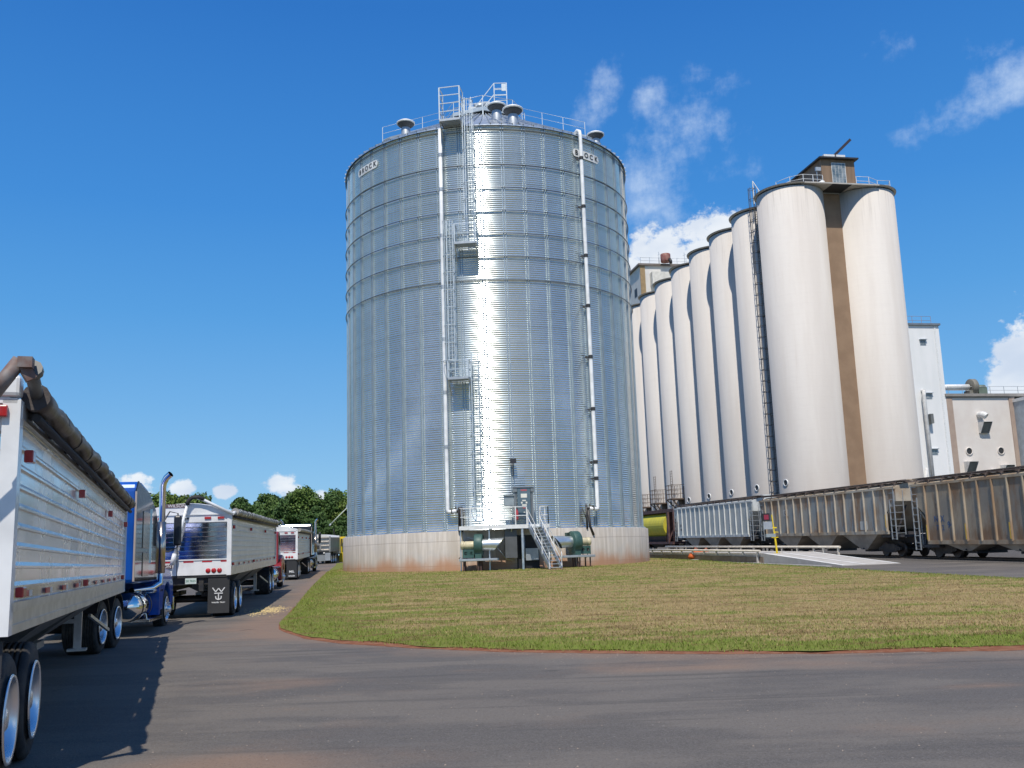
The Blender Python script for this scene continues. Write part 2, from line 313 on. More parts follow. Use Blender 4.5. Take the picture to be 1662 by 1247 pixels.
sm_=g.n('ShaderNodeVectorMath',operation='SCALE'); g.put(sm_.inputs[0],nn.outputs['Color']); sm_.inputs['Scale'].default_value=3.; g.put(mp.inputs[0],pos); g.put(mp.inputs[1],sm_.outputs[0]); g.put(vo.inputs['Vector'],mp.outputs[0])
crk=g.math('MULTIPLY',g.ramp(vo.outputs['Distance'],.0,.0045,1,0),g.ramp(g.noise(pos,.2,3),.5,.6)); base=g.mix(g.math('MULTIPLY',crk,.5),base,(.02,.02,.021))
g.put(b.inputs['Base Color'],base); g.put(b.inputs['Roughness'],g.ramp(n1,.3,.7,.72,.9)); b.inputs['Specular IOR Level'].default_value=.3
bp=g.n('ShaderNodeBump'); bp.inputs['Strength'].default_value=.6; bp.inputs['Distance'].default_value=.012; g.put(bp.inputs['Height'],g.math('ADD',n4,sp1)); g.put(b.inputs['Normal'],bp.outputs[0])
rx=np.concatenate([np.arange(-34,-14,2.),np.arange(-14,26,.35),np.arange(26,62,3.)]); ry=np.concatenate([np.arange(-12,3,3.),np.arange(3,36,.35),np.arange(36,132,2.)])
Xr,Yr=np.meshgrid(rx,ry); d=polydist(Xr,Yr,LF); dust=1.0*np.exp(-(d/np.where(Xr>1,1.7,.9))**1.3)+.55*np.exp(-(np.hypot(Xr+5.8,(Yr-24)*.6)/2.2)**2)+.42*np.exp(-(np.hypot((Xr+1.5)*.5,Yr-6.4)/1.2)**2)+.9*np.exp(-(np.hypot(Xr+2.,(Yr-8.3))/1.)**2)*.6
dust+=.22*np.clip((Yr-34)/15,0,1)*np.exp(-((d-1.5)/1.5)**2)
dust-=.35*(Xr>12)*(Yr>24)
for gx_,gy_,sx_,sy_,k_ in ((-3.2,13.6,1.3,.7,.5),(2.2,13.9,2.2,.5,.42),(-2.4,8.2,.9,.9,.5),(5.2,11.4,.7,.22,.5),(-.6,10.2,1.6,.35,.25),(3.5,9,2.5,.5,.22),(-6.5,28,1.2,3,.3)): dust+=1.35*k_*np.exp(-((Xr-gx_)/sx_)**2-((Yr-gy_)/sy_)**2)
tag(grid_obj('road',Xr,Yr,gz(Yr)+.004,am,{'dust':dust}),kind='structure')
gm=mat('ground_dirt_grass',(.07,.1,.03),.95,0,(.17,.13,.07),.3,.4,.6,spec=.1)
gx=np.array([-900,-400,-200,-120,-80,-60,-45,-34,-20,0,20,40,62,80,100,140,200,400,900.]); gy=np.concatenate([[-300,-100,-40,-15],np.arange(0,180,3.),[200,300,500,900]])
Xg,Yg=np.meshgrid(gx,gy); tag(grid_obj('ground',Xg,Yg,gz(Yg)-.06,gm),kind='structure')
# red soil verge along the lawn edge
sm=mat('red_soil',(.20,.075,.04),.95,0,(.27,.13,.075),4,spec=.1,bump=.5,bscale=40)
sx=np.arange(-7.4,26,.15); sy=np.interp(sx,fx,fy); wj=.24+.10*np.abs(np.convolve(jr.randn(len(sx)),np.ones(9)/9,'same'))*2+.22*(sx>6)+.3*np.exp(-((sx+3.6)/1.3)**2)
Xs=np.stack([sx-.0,sx,sx]); Ys=np.stack([sy-wj,sy,sy+.7]); Zs=gz(Ys)+np.array([.007,.018,.012])[:,None]
tag(grid_obj('soil_verge',Xs,Ys,Zs,sm),kind='structure')
# spilt grain on the road edge
vs_=[];mb=MB()
rr=random.Random(4)
for i in range(700):
    a=rr.gauss(0,1);c=rr.gauss(0,1);x=-7.95+.26*a-.14*c;y=31.6+1.0*c;z=G(y)+.008;s=rr.uniform(.008,.022)
    mb.add([(x-s,y-s,z),(x+s,y-s*.4,z),(x+s*.3,y+s,z),(x,y,z+s*.7)],[(0,1,3),(1,2,3),(2,0,3)])
tag(mb.build('spilt_grain',mat('grain',(.6,.45,.2),.8)),'scatter of yellow spilt grain on the road edge beside the lawn','grain',kind='stuff')
mb=MB(); rr=random.Random(9)
for i in range(900):
    y=5+19*rr.random()**1.3; x=rr.uniform(-.45*y,.6*y); f_=float(np.interp(x,fx,fy))
    if y>f_-.25 or rr.random()<.25: y=f_-.12-abs(rr.gauss(0,.5)) if x>-6 else y
    if y>f_-.1: continue
    z=G(y)+.006; q=rr.uniform(.003,.011); mb.add([(x-q,y-q,z),(x+q,y-q*.5,z),(x+q*.2,y+q,z),(x,y,z+q*.9)],[(0,1,3),(1,2,3),(2,0,3)])
tag(mb.build('gravel',mat('loose_stone',(.28,.23,.19),.9)),'loose small stones scattered over the asphalt yard and along the grass edge','gravel',kind='stuff')
# ================================================================ THE STEEL GRAIN BIN
BC=(-1.57,74.5); BR=11.; BCT=3.36; EAVE=31.1; NP=46; PH=R(-1.7)
_d=Vector((-BC[0],-BC[1])).normalized(); BA=math.atan2(_d.y,_d.x)   # towards the front of the yard
def bp_(th,r,z): # local point on the bin, th positive to the right seen from the yard
    a=BA+th; return Vector((r*math.cos(a),r*math.sin(a),z))
def bt(th,r): # tangent frame
    a=BA+th; return Vector((math.cos(a),math.sin(a),0)),Vector((-math.sin(a),math.cos(a),0))
bz=G(63.2)-.15
bin_=empty('grain_bin',(BC[0],BC[1],0),label='huge round corrugated galvanised steel grain bin on a concrete ring wall',cat='grain bin')
bm=bpy.data.materials.new('corrugated_galvanised'); bm.use_nodes=True; g=N(bm.node_tree); b=bm.node_tree.nodes['Principled BSDF']
uv=g.n('ShaderNodeUVMap',uv_map='UVMap').outputs[0]; u,v,_=g.xyz(uv)
iu=g.math('FLOOR',g.math('DIVIDE',u,2)); iv=g.math('FLOOR',g.math('DIVIDE',v,1.118)); cv=g.n('ShaderNodeCombineXYZ'); g.put(cv.inputs[0],iu); g.put(cv.inputs[1],iv)
wn=g.n('ShaderNodeTexWhiteNoise',noise_dimensions='3D'); g.put(wn.inputs[0],cv.outputs[0])
fr=g.math('FRACT',g.math('DIVIDE',v,1.118)); seam=g.math('GREATER_THAN',fr,.975)
pos=g.n('ShaderNodeTexCoord').outputs['Object']
f=g.math('ADD',g.math('MULTIPLY',wn.outputs[0],.055),g.ramp(g.noise(g.scale(pos,(1,1,.5)),.6,7,.65),.3,.7,.80,.92))
f=g.math('ADD',f,g.math('MULTIPLY',g.ramp(g.noise(pos,2.2,6,.7),.58,.75),.12))
f=g.math('MULTIPLY',f,g.math('SUBTRACT',1,g.math('MULTIPLY',seam,.3)))
cc=g.n('ShaderNodeCombineColor'); [g.put(cc.inputs[i],g.math('MULTIPLY',f,c)) for i,c in enumerate((.77,.84,.83))]
g.put(b.inputs['Base Color'],cc.outputs[0]); b.inputs['Metallic'].default_value=.80; g.put(b.inputs['Roughness'],g.ramp(wn.outputs[0],0,1,.165,.18))
# wall : corrugated sheets, lofted
per=.148; z0,z1=BCT+.02,EAVE-.02; nr=int((z1-z0)/per)*6; zz=np.linspace(z0,z1,nr+1); n_t=NP*4
tt=np.arange(n_t+1)*2*PI/n_t
rr_=BR+.0175*np.cos((zz-z0)*2*PI/per)
Zw,Tw=np.meshgrid(zz,tt,indexing='ij'); Rw=np.repeat(rr_[:,None],n_t+1,1)
wallo=grid_obj('corrugated_wall',Rw*np.cos(BA+PH+Tw),Rw*np.sin(BA+PH+Tw),Zw,bm)
ul=wallo.data.uv_layers.new(name='UVMap'); li=np.empty(len(wallo.data.loops),dtype=np.int32); wallo.data.loops.foreach_get('vertex_index',li)
UVv=np.stack([(Tw/(2*PI)*NP),Zw-z0],-1).reshape(-1,2); ul.data.foreach_set('uv',UVv[li].astype(np.float32).ravel()); wallo.parent=bin_
# stiffeners (pairs of hat sections)
STM=mat('stiffener_steel',(.40,.47,.52),.5,.7,(.33,.40,.45),1.5)
mb=MB()
for s in (-.085,.085):
    mb.box(.0,.06,s-.03,s+.03,z0,EAVE)
mb.box(.02,.2,-.12,.12,z0,z0+.09)
sme=mb.mesh('stiffener',STM); mb.fix(sme)
for k in range(NP):
    a=BA+PH+2*PI*k/NP; inst(sme,'stiffener',bin_,(BR*math.cos(a),BR*math.sin(a),0),(0,0,a))
# wind rings
rings=[EAVE-.35,28.19]+[28.19-(28.19-19.98)/5*i for i in range(1,6)]
mb=MB(); mb.lathe([(BR+.11+.036*math.cos(t),.036*math.sin(t)) for t in lin(0,2*PI,9)],NP*2)
rme=mb.mesh('wind_ring',mat('ring_steel',(.2,.23,.26),.45,.7))
for z in rings: inst(rme,'wind_ring',bin_,(0,0,z))
# roof
mb=MB(); prof=[(BR+.16,EAVE-.06),(BR+.16,EAVE+.02),(BR-.1,EAVE+.1)]+[(r,EAVE+(BR-r)*.577) for r in (8,5,2,1.2,0.)]
mb.lathe(prof,NP*2,smooth=False); roof=mb.build('roof',GALV,bin_)
mb=MB()
for k in range(NP*2):
    a=2*PI*k/(NP*2)+PH+BA; c,s=math.cos(a),math.sin(a)
    mb.bar((c*(BR+.2),s*(BR+.2),EAVE+.05),(c*1.3,s*1.3,EAVE+(BR-1.3)*.577+.06),.07,.09)
mb.build('roof_rib',GALV,roof)
# concrete ring wall
cm=bpy.data.materials.new('board_formed_concrete'); cm.use_nodes=True; g=N(cm.node_tree); b=cm.node_tree.nodes['Principled BSDF']
uv=g.n('ShaderNodeUVMap',uv_map='UVMap').outputs[0]; u,v,_=g.xyz(uv)
s1=g.noise(g.scale(uv,(2.6,.16,1)),1.6,5,.6); s2=g.noise(uv,1.3,6,.6)
c=g.mix(g.ramp(s1,.35,.65),(.42,.375,.32),(.56,.51,.45)); c=g.mix(g.ramp(s2,.45,.7,0,.5),c,(.43,.41,.39))
fu=g.math('FRACT',g.math('ADD',g.math('DIVIDE',u,.62),g.math('MULTIPLY',g.noise(g.scale(uv,(1,0,0)),.9,2),.5))); c=g.mix(g.math('MULTIPLY',g.math('GREATER_THAN',fu,.965),.4),c,(.2,.18,.16))
for zc in (.62,2.02): 
    dd=g.math('ABSOLUTE',g.math('SUBTRACT',v,g.math('ADD',zc,g.math('MULTIPLY',g.math('SUBTRACT',g.noise(g.scale(uv,(.5,0,0)),.8,1),.5),.1)))); c=g.mix(g.math('MULTIPLY',g.math('LESS_THAN',dd,.016),.5),c,(.18,.15,.13))
sn=g.noise(g.scale(uv,(.9,.5,1)),.55,5,.6); st=g.math('SUBTRACT',g.math('MULTIPLY',sn,2.0),g.math('ADD',g.math('MULTIPLY',v,.95),g.math('MULTIPLY',g.math('SINE',g.math('MULTIPLY',u,.1)),0) if 0 else .16)); c=g.mix(g.ramp(st,-.45,.5,0,.85),c,(.40,.20,.105))
c=g.mix(g.math('MULTIPLY',g.ramp(g.noise(g.scale(uv,(3,.5,1)),2,4),.5,.8),g.ramp(v,0,.5,.5,0)),c,(.55,.32,.2))
g.put(b.inputs['Base Color'],c); b.inputs['Roughness'].default_value=.9
mb=MB(); prof=[(11.37,bz-.3),(11.37,BCT-.03),(11.34,BCT),(10.9,BCT)]; nn=180; mb.lathe(prof,nn,smooth=True)
uvs=[(2*PI*11.37*j/nn,max(h,bz)-bz-.15) for r,h in prof for j in range(nn)]
rw=mb.build('ring_wall',cm,bin_,uv=uvs,fix=False)
# roof vents
def vent(th,r,s=1.):
    z=EAVE+(BR-r)*.577; mb=MB(); mb.lathe([(.36,-.35),(.36,.55),(.30,.75),(.30,.8)],24)
    o=mb.build('roof_vent',GALVD,bin_,fix=False); o.location=bp_(th,r,z); o.scale=(s,s,s)
    mb=MB(); mb.lathe([(.3,.66),(.58,.86),(.66,.96),(.66,1.0),(.6,1.02)],28); mb.build('vent_skirt',mat('vent_skirt_steel',(.07,.075,.085),.6,.2),o,fix=False)
    mb=MB(); mb.lathe([(.66,.99),(.72,1.0),(.72,1.10),(.5,1.24),(.2,1.30),(0,1.31)],28); mb.build('vent_cap',WSTEEL,o,fix=False)
vent(R(-34),10.1,.92); vent(R(7.5),7.2,1.0); vent(R(11.8),10.0,1.03); vent(R(56.5),10.0,.92)
vent(R(130),10); vent(R(-130),10)
BST=mat('light_zinc_steel',(.50,.57,.61),.45,.35,(.58,.63,.66),5)
# roof peak platform and stairs
mb=MB(); zt=EAVE+8*.577+.35
for k in range(8):
    a,b2=2*PI*k/8,2*PI*(k+1)/8; rp=3.3
    p,q=Vector((rp*math.cos(a),rp*math.sin(a),zt)),Vector((rp*math.cos(b2),rp*math.sin(b2),zt)); mb.bar(p,q,.14,.30); mb.bar(p-Vector((0,0,.75)),q-Vector((0,0,.75)),.08,.12)
    mb.bar(p,(p.x,p.y,zt-2.4),.10)
    mb.hexa([Vector((0,0,zt+.04)),p+Vector((0,0,.04)),q+Vector((0,0,.04)),Vector((0,0,zt+.041))],[Vector((0,0,zt+.08)),p+Vector((0,0,.08)),q+Vector((0,0,.08)),Vector((0,0,zt+.081))])
mb.build('peak_platform',BST,bin_)
mb=MB()
for k in range(8):
    a,b2=2*PI*k/8,2*PI*(k+1)/8; rp=3.3; p,q=Vector((rp*math.cos(a),rp*math.sin(a),zt)),Vector((rp*math.cos(b2),rp*math.sin(b2),zt))
    mb.bar(p,p+Vector((0,0,1.1)),.045)
    for h in (.55,1.1): mb.tube([p+Vector((0,0,h)),q+Vector((0,0,h))],.022,6)
mb.build('peak_railing',BST,bin_)
for sgn,th in ((1,R(46)),(-1,R(-42))):    # walkways lying on the roof slope down to the eave
    o_,t_=bt(th,1); mb=MB(); a=bp_(th,2.5,zt-.1); b_=bp_(th,10.6,EAVE+.55)
    for s in (-.3,.3): mb.bar(a+t_*s,b_+t_*s,.05,.12)
    n=26
    for i in range(n): p=a.lerp(b_,i/(n-1)); mb.bar(p-t_*.28,p+t_*.28,.16,.03)
    for i in range(5):
        p=a.lerp(b_,i/4)
        mb.bar(p+t_*-.42-Vector((0,0,.3)),p+t_*-.42+Vector((0,0,1.05)),.04)
    for h in (.55,1.05): mb.tube([a+t_*-.42+Vector((0,0,h)),b_+t_*-.42+Vector((0,0,h))],.014,6)
    mb.build('roof_walkway',BST,bin_)
# filling machinery on the peak
mb=MB(); cpos=bp_(R(0),.6,zt)
mb.box(-1.9,1.9,-.6,.6,zt+.1,zt+.55); mb.box(-1.2,-.6,-1.4,-.8,zt+.1,zt+1.1); mb.box(.9,1.5,-1.9,-1.3,zt+.1,zt+.8); mb.box(-1.3,1.3,-.35,.35,zt+.55,zt+.85); mb.box(-.5,.5,-.5,.5,zt+.75,zt+1.3); mb.box(-.35,.5,-.4,.4,zt+1.3,zt+2.0)
for k in range(5): mb.bar((-1.6+.5*k,-1.2,zt),(-1.6+.5*k,-1.2,zt+1.4),.05)
mb.tube([(-.8,-.5,zt+1.6),(.2,-.5,zt+1.6)],.22,12); mb.tube([(0,-.3,zt+1.9),(1.1,-.3,zt+.9)],.1,8)
pk=mb.build('fill_spreader',GALVD,bin_)
mb=MB(); hp=Vector((.9,-1.4,zt))   # small raised service cage
for dx in (0,1.0):
    for dy in (0,.9): mb.bar(hp+Vector((dx,dy,0)),hp+Vector((dx,dy,3.05)),.07)
for h in (2.,2.5,3.05):
    for a,b_ in (((0,0),(1,0)),((1,0),(1,.9)),((1,.9),(0,.9)),((0,.9),(0,0))): mb.bar(hp+Vector((*a,h)),hp+Vector((*b_,h)),.045)
mb.bar(hp+Vector((0,0,3.05)),hp+Vector((-1.5,0,1.1)),.05); mb.bar(hp+Vector((0,0,2.1)),hp+Vector((-1.5,0,.2)),.06)
mb.box(hp.x+.6,hp.x+.95,hp.y-.08,hp.y-.02,zt+2.35,zt+2.95)
mb.build('service_cage',BST,bin_)
# ladders with cages, rest platforms
def caged_ladder(th,r,za,zb,name='caged_ladder',parent=bin_,m=None,cage0=2.2):
    o_,t_=bt(th,1); p=bp_(th,r,0); mb=MB(); rn=bp_(th,r,0)
    for s in (-.22,.22): mb.bar(p+t_*s+Vector((0,0,za)),p+t_*s+Vector((0,0,zb)),.07,.05)
    z=za+.3
    while z<zb: mb.tube([p-t_*.22+Vector((0,0,z)),p+t_*.22+Vector((0,0,z))],.016,5); z+=.3
    z=za+.6
    while z<zb: # wall brackets
        for s in (-.22,.22): mb.bar(p+t_*s+Vector((0,0,z)),p+t_*s-o_*(r-BR)+Vector((0,0,z)),.03)
        z+=2.4
    lad=mb.build(name,m or BST,parent); mb=MB(); rc=.38
    angs=lin(R(-100),R(100),11); c0=p+o_*.26
    def hp(a,z,k=1): return c0+o_*(math.cos(a)*rc*k)+t_*(math.sin(a)*rc*k)+Vector((0,0,z))
    z=za+cage0; 
    while z<=zb+.01:
        k=1.35 if z==za+cage0 else 1
        mb.tube([p-t_*.22+Vector((0,0,z))]+[hp(a,z,k) for a in angs]+[p+t_*.22+Vector((0,0,z))],.026,5); z+=1.2
    zl=z-1.2
    for a in lin(R(-90),R(90),7): mb.bar(hp(a,za+cage0),hp(a,zl),.035,.012)
    mb.build('safety_cage',m or BST,lad); return lad
caged_ladder(R(-5.6),BR+.45,22.6,33.0,cage0=1.6)
caged_ladder(R(-13.0),BR+.45,13.4,24.2,cage0=1.)
caged_ladder(R(-5.4),BR+.45,4.7,14.9,cage0=1.1)
def rest_platform(th0,th1,z,depth=1.05,tall=1.15,rungs=2,name='rest_platform'):
    thm=(th0+th1)/2; o_,t_=bt(thm,1); c=bp_(thm,BR+.12,z); hw=(th1-th0)/2*(BR+.6); mb=MB()
    P=lambda a,b_,h: c+t_*a+o_*b_+Vector((0,0,h))
    mb.hexa([P(-hw,0,-.04),P(-hw,depth,-.04),P(hw,depth,-.04),P(hw,0,-.04)],[P(-hw,0,0),P(-hw,depth,0),P(hw,depth,0),P(hw,0,0)])
    for a,b_ in (((-hw,depth),(hw,depth)),((-hw,0),(-hw,depth)),((hw,0),(hw,depth))): mb.bar(P(*a,-.02),P(*b_,-.02),.06,.16)
    for s in (-hw,hw): mb.bar(P(s,depth*.95,-.08),P(s,.0,-1.0),.07)
    mb.bar(P(-hw,.1,-.5),P(hw,.1,-.5),.06)
    pl=mb.build(name,GALVD,bin_); mb=MB()
    for a,b_ in ((-hw,depth),(hw,depth),(-hw,.1),(hw,.1)): mb.bar(P(a,b_,0),P(a,b_,tall),.075)
    for i in range(rungs):
        h=tall*(i+1)/rungs
        for a,b_ in (((-hw,depth),(hw,depth)),((-hw,0),(-hw,depth)),((hw,0),(hw,depth))): mb.bar(P(*a,h),P(*b_,h),.06,.05)
    mb.build('guard_rail',BST,pl)
rest_platform(R(-14.6),R(-7.6),31.15,1.1,2.35,4)
rest_platform(R(-10.6),R(-3.6),22.35,1.05,1.3,2)
rest_platform(R(-13.6),R(-6.9),13.2,1.05,1.15,2)
# white down pipes
mb=MB(); r=BR+.38
pts=[bp_(R(-15.7),r,30.9)]+[bp_(R(-15.7),r,z) for z in (24,15,8,4.75)]+[bp_(R(-15.5),r,4.62),bp_(R(-15.1),r,4.58),bp_(R(-12.6),r,4.62)]
mb.tube(pts,.13,14); dp=mb.build('down_pipe',WPIPE,bin_)
mb=MB(); 
for z in (29,26.5,23.2,19.6,16.,12.4,8.8): p=bp_(R(-15.7),r,z); mb.lathe([(.15,-.12),(.15,.12)],14,o=p); q=bp_(R(-16.6),BR+.1,z); mb.bar(p,q,.07,.1)
mb.build('pipe_clamp',GALVD,dp)
mb=MB(); pts=[bp_(R(36.8),BR-.2,31.35),bp_(R(36.8),BR+.1,31.5),bp_(R(36.8),BR+.32,31.35),bp_(R(36.8),r,31.0)]+[bp_(R(36.8),r,z) for z in (24,15,8,4.75)]+[bp_(R(36.6),r,4.6),bp_(R(36.2),r,4.56),bp_(R(33.),r,4.6)]
mb.tube(pts,.13,14); dp2=mb.build('down_pipe',WPIPE,bin_); mb=MB()
for z in (29.3,25.7,22.1,18.5,14.9,11.3,7.7,6.6): p=bp_(R(36.8),r,z); mb.lathe([(.15,-.12),(.15,.12)],14,o=p); q=bp_(R(35.4),BR+.1,z); mb.bar(p,q,.07,.1); mb.bar(p-Vector((0,0,.3)),q,.05)
mb.build('pipe_clamp',DARK,dp2)
# black valve gear at the foot of each pipe
for th,sg in ((R(-12.2),1),(R(32.6),-1)):
    o_,t_=bt(th,1); mb=MB(); c=bp_(th,r,4.62); mb.tube([c-t_*sg*.5,c+t_*sg*.15],.1,10); mb.tube([c-t_*sg*.42,c-t_*sg*.36],.17,12)
    mb.tube([c+t_*sg*.15+Vector((0,0,.25)),c+t_*sg*.15-Vector((0,0,1.35))],.16 if sg>0 else .07,12); mb.tube([c-t_*sg*.15-Vector((0,0,.1)),c-t_*sg*.15+Vector((0,0,.28))],.05,8)
    if sg<0: mb.tube([c-Vector((0,0,.1)),c+t_*.1-Vector((0,0,1.2)),c+t_*.35-Vector((0,0,1.75))],.09,10); mb.tube([c-t_*.5,c-t_*.1-Vector((0,0,.9))],.03,6)
    mb.build('pipe_valve',DARK,bin_)
# maker's sign bands
def sign(thc,z,letters,step,m0):
    nA=28; half=R(6.9); mb=MB(); top=[];bot=[]
    th=lin(thc-half,thc+half,nA+1)
    for i,t in enumerate(th):
        e=min(1,max(.25,math.sqrt(max(0,1-((abs(t-thc)-half*.86)/(half*.14))**2)) if abs(t-thc)>half*.86 else 1)); top.append(bp_(t,BR+.065,z+.29*e)); bot.append(bp_(t,BR+.065,z-.29*e))
    mb.add(bot+top,[(i,i+1,i+1+nA+1,i+nA+1) for i in range(nA)])
    s=mb.build('maker_sign',mat('sign_white',(.8,.8,.78),.5),bin_,fix=False); so_=s.modifiers.new('t','SOLIDIFY'); so_.thickness=.01
    for ch,t in zip(letters,step):
        t=R(t); a=BA+t; text_mesh(ch,.5,mat('sign_black',(.02,.02,.02),.5),s,bp_(t,BR+.082,z),(PI/2,0,a+PI/2),.004,.014)
sign(R(-51.5),29.85,'BROCK',(-56.6,-54.2,-51.6,-48.9,-46.2),0)
sign(R(41.2),29.8,'BROCK',(36.0,38.4,41.,43.7,46.5),0)
# flood lamp
th=R(6.2); o_,t_=bt(th,1); c=bp_(th,BR+.35,7.75); mb=MB(); mb.hexa([c-t_*.2-o_*.05-Vector((0,0,.16)),c+t_*.2-o_*.05-Vector((0,0,.16)),c+t_*.2+o_*.2-Vector((0,0,.2)),c-t_*.2+o_*.2-Vector((0,0,.2))],[c-t_*.2-o_*.05+Vector((0,0,.16)),c+t_*.2-o_*.05+Vector((0,0,.16)),c+t_*.2+o_*.15+Vector((0,0,.1)),c-t_*.2+o_*.15+Vector((0,0,.1))])
mb.bar(c-Vector((0,0,.15)),c-Vector((0,0,1.0)),.06); mb.bar(c-Vector((0,0,.4)),bp_(th,BR+.1,7.35),.05); mb.build('flood_lamp',mat('black_metal',(.02,.02,.022),.4),bin_)
# door opening in the ring wall (black block, the shade inside the opening is put into its colour)
th=R(10.2); o_,t_=bt(th,1); c=bp_(th,11.2,bz); mb=MB()
def fr(a0,a1,b0,b1,h0,h1,c=c,t_=t_,o_=o_): 
    return [c+t_*a0+o_*b0+Vector((0,0,h0)),c+t_*a1+o_*b0+Vector((0,0,h0)),c+t_*a1+o_*b1+Vector((0,0,h0)),c+t_*a0+o_*b1+Vector((0,0,h0))],[c+t_*a0+o_*b0+Vector((0,0,h1)),c+t_*a1+o_*b0+Vector((0,0,h1)),c+t_*a1+o_*b1+Vector((0,0,h1)),c+t_*a0+o_*b1+Vector((0,0,h1))]
mb.hexa(*fr(-.72,.72,0,.21,.1,2.35)); dr=mb.build('dark_doorway',mat('doorway_shade_black',(.012,.013,.018),.6),bin_)
mb=MB(); mb.hexa(*fr(-.2,.62,.21,.42,.75,1.5)); mb.tube([c-t_*.35+o_*.35+Vector((0,0,.9)),c-t_*.35+o_*.35+Vector((0,0,2.3))],.13,12); mb.build('door_gearbox',GALVD,dr)
# ---- things standing round the foot of the bin (own frames: x = right along the wall, +y = out from the wall, z up; x grows to the yard's left)
def bin_frame(name,thd,r,**k):
    p=bp_(R(thd),r,0); a=BA+R(thd); y=BC[1]+p.y
    o=empty(name,(BC[0]+p.x,y,G(y)+.05),**k); o.rotation_euler=(0,0,a+PI/2+PI); 
    return o
def fan(thd,flip,label):
    root=bin_frame('aeration_fan',thd,12.45,label=label,cat='fan',group='green aeration fans on the ring wall')
    sx_=-1 if flip else 1   # x axis of the frame points to the yard's left
    z=1.62
    mb=MB(); mb.lathe([(.12,-.26),(.66,-.26),(.68,-.22),(.68,.22),(.66,.26),(.12,.26)],36,axis='x',o=(0,0,z)); mb.box(-.26,.26,-.78,-.1,z-.2,z+.6)
    mb.box(-.2,.2,-.45,.45,z-.95,z-.45); mb.build('scroll_housing',GREENP,root)
    mb=MB(); mb.lathe([(.36,.24),(.37,.7),(.39,.9)],28,axis='x',o=(0,0,z),smooth=True); 
    k=len(mb.v); # slanted inlet hood
    for j in range(28): t=2*PI*j/28; mb.v.append((.95+.32*(1+math.sin(t))*1.05,.40*math.cos(t),z+.40*math.sin(t)))
    for j in range(28): mb.f.append((k-28+j,k-28+(j+1)%28,k+(j+1)%28,k+j)); mb.sm.append(True)
    if sx_>0: mb.v=[(-x,y,zz) for x,y,zz in mb.v]
    mb.build('inlet_hood',mat('bright_zinc',(.62,.67,.68),.35,.8),root)
    s=sx_
    mb=MB(); mb.lathe([(0,.26*1),(.24,.28),(.25,.34),(.25,.85),(.2,.9),(.26,.92),(.26,1.1),(.1,1.16),(0,1.16)],24,axis='x',o=(0,0,z))
    if s<0: mb.v=[(-x,y,zz) for x,y,zz in mb.v]
    mb.build('motor',CREAM,root)
    mb=MB(); a,b_=sorted((s*.28,s*1.0)); mb.box(a,b_,-.3,.3,z-.78,z-.27); mb.build('motor_base',GREENP,root)
    mb=MB(); 
    for q in (.45,.8):
        mb.lathe([(0,0),(.1,0),(.1,.01)],14,axis='y',o=(s*q,-.31,z-.5)); mb.lathe([(0,0),(.1,0),(.1,.01)],14,axis='y',o=(s*q,.3,z-.5))
    mb.build('base_hole',DARK,root)
    mb=MB(); mb.box(-1.15,1.15,-.48,.6,z-.97,z-.86); 
    mb.box(-1.2,1.2,-.5,-.46,z-.99,z-.84); mb.box(-1.2,1.2,.46,.5,z-.99,z-.84); mb.build('stand_deck',GALVD,root)
    for lx in (-.15,.0,.9*s):
        mb=MB(); mb.bar((lx,-.3,z-.95),(lx,-.3,-.3),.07); mb.bar((lx,.35,z-.95),(lx,.35,-.3),.07); mb.build('stand_leg',mat('brown_steel',(.09,.05,.04),.6),root)
    mb=MB(); q=s*.8; mb.tube([(q,-.35,z-.3),(q+.1*s,-.6,z-.9),(q+.3*s,-.5,z-1.0),(q+.4*s,-.4,z-.7),(q+.5*s,-.3,z-.8)],.035,6); mb.build('cable',DARK,root)
    return root
fan(-5.1,False,'green aeration fan with inlet hood pointing right, left of the stairs')
fan(23.6,True,'green aeration fan with inlet hood pointing left, right of the stairs')
# elevated walkway beside the wall top
wk=empty('service_walkway',(BC[0],BC[1],0),label='galvanised service walkway with railings along the top of the ring wall',cat='walkway')
def warc(mb,th0,th1,r0,r1,z0_,z1_,n=10):
    for i in range(n):
        a,b_=th0+(th1-th0)*i/n,th0+(th1-th0)*(i+1)/n
        mb.hexa([bp_(a,r0,z0_),bp_(b_,r0,z0_),bp_(b_,r1,z0_),bp_(a,r1,z0_)],[bp_(a,r0,z1_),bp_(b_,r0,z1_),bp_(b_,r1,z1_),bp_(a,r1,z1_)])
mb=MB(); warc(mb,R(-10.6),R(15.6),11.35,12.55,3.5,3.56,16); mb.build('deck_grating',GALVD,wk)
mb=MB(); warc(mb,R(-10.6),R(15.6),12.55,12.61,3.36,3.60,16); warc(mb,R(-10.6),R(15.6),11.45,11.5,3.40,3.49,12); mb.build('edge_beam',WSTEEL,wk)
def rail(parent,pts,h=1.1,post=.06):
    mb=MB()
    for p in pts: mb.bar(p,p+Vector((0,0,h)),post)
    for hh in (h*.5,h):
        mb.tube([p+Vector((0,0,hh)) for p in pts],.028,6)
    return mb.build('guard_rail',WSTEEL,parent)
rail(wk,[bp_(R(t),12.55,3.6) for t in lin(-10.4,9.,7)]); rail(wk,[bp_(R(t),12.55,3.6) for t in (13.,15.4)]); rail(wk,[bp_(R(15.4),r_,3.6) for r_ in (12.55,11.9)]); rail(wk,[bp_(R(-10.4),r_,3.6) for r_ in (12.55,11.9)])
mb=MB()
for t in (-10.3,-2.,7.6,15.2): 
    p=bp_(R(t),12.5,3.4); mb.bar(p,Vector((p.x,p.y,.5)),.13 if t>4 else .07)
    mb.bar(bp_(R(t),12.5,3.42),bp_(R(t),11.4,3.42),.08)
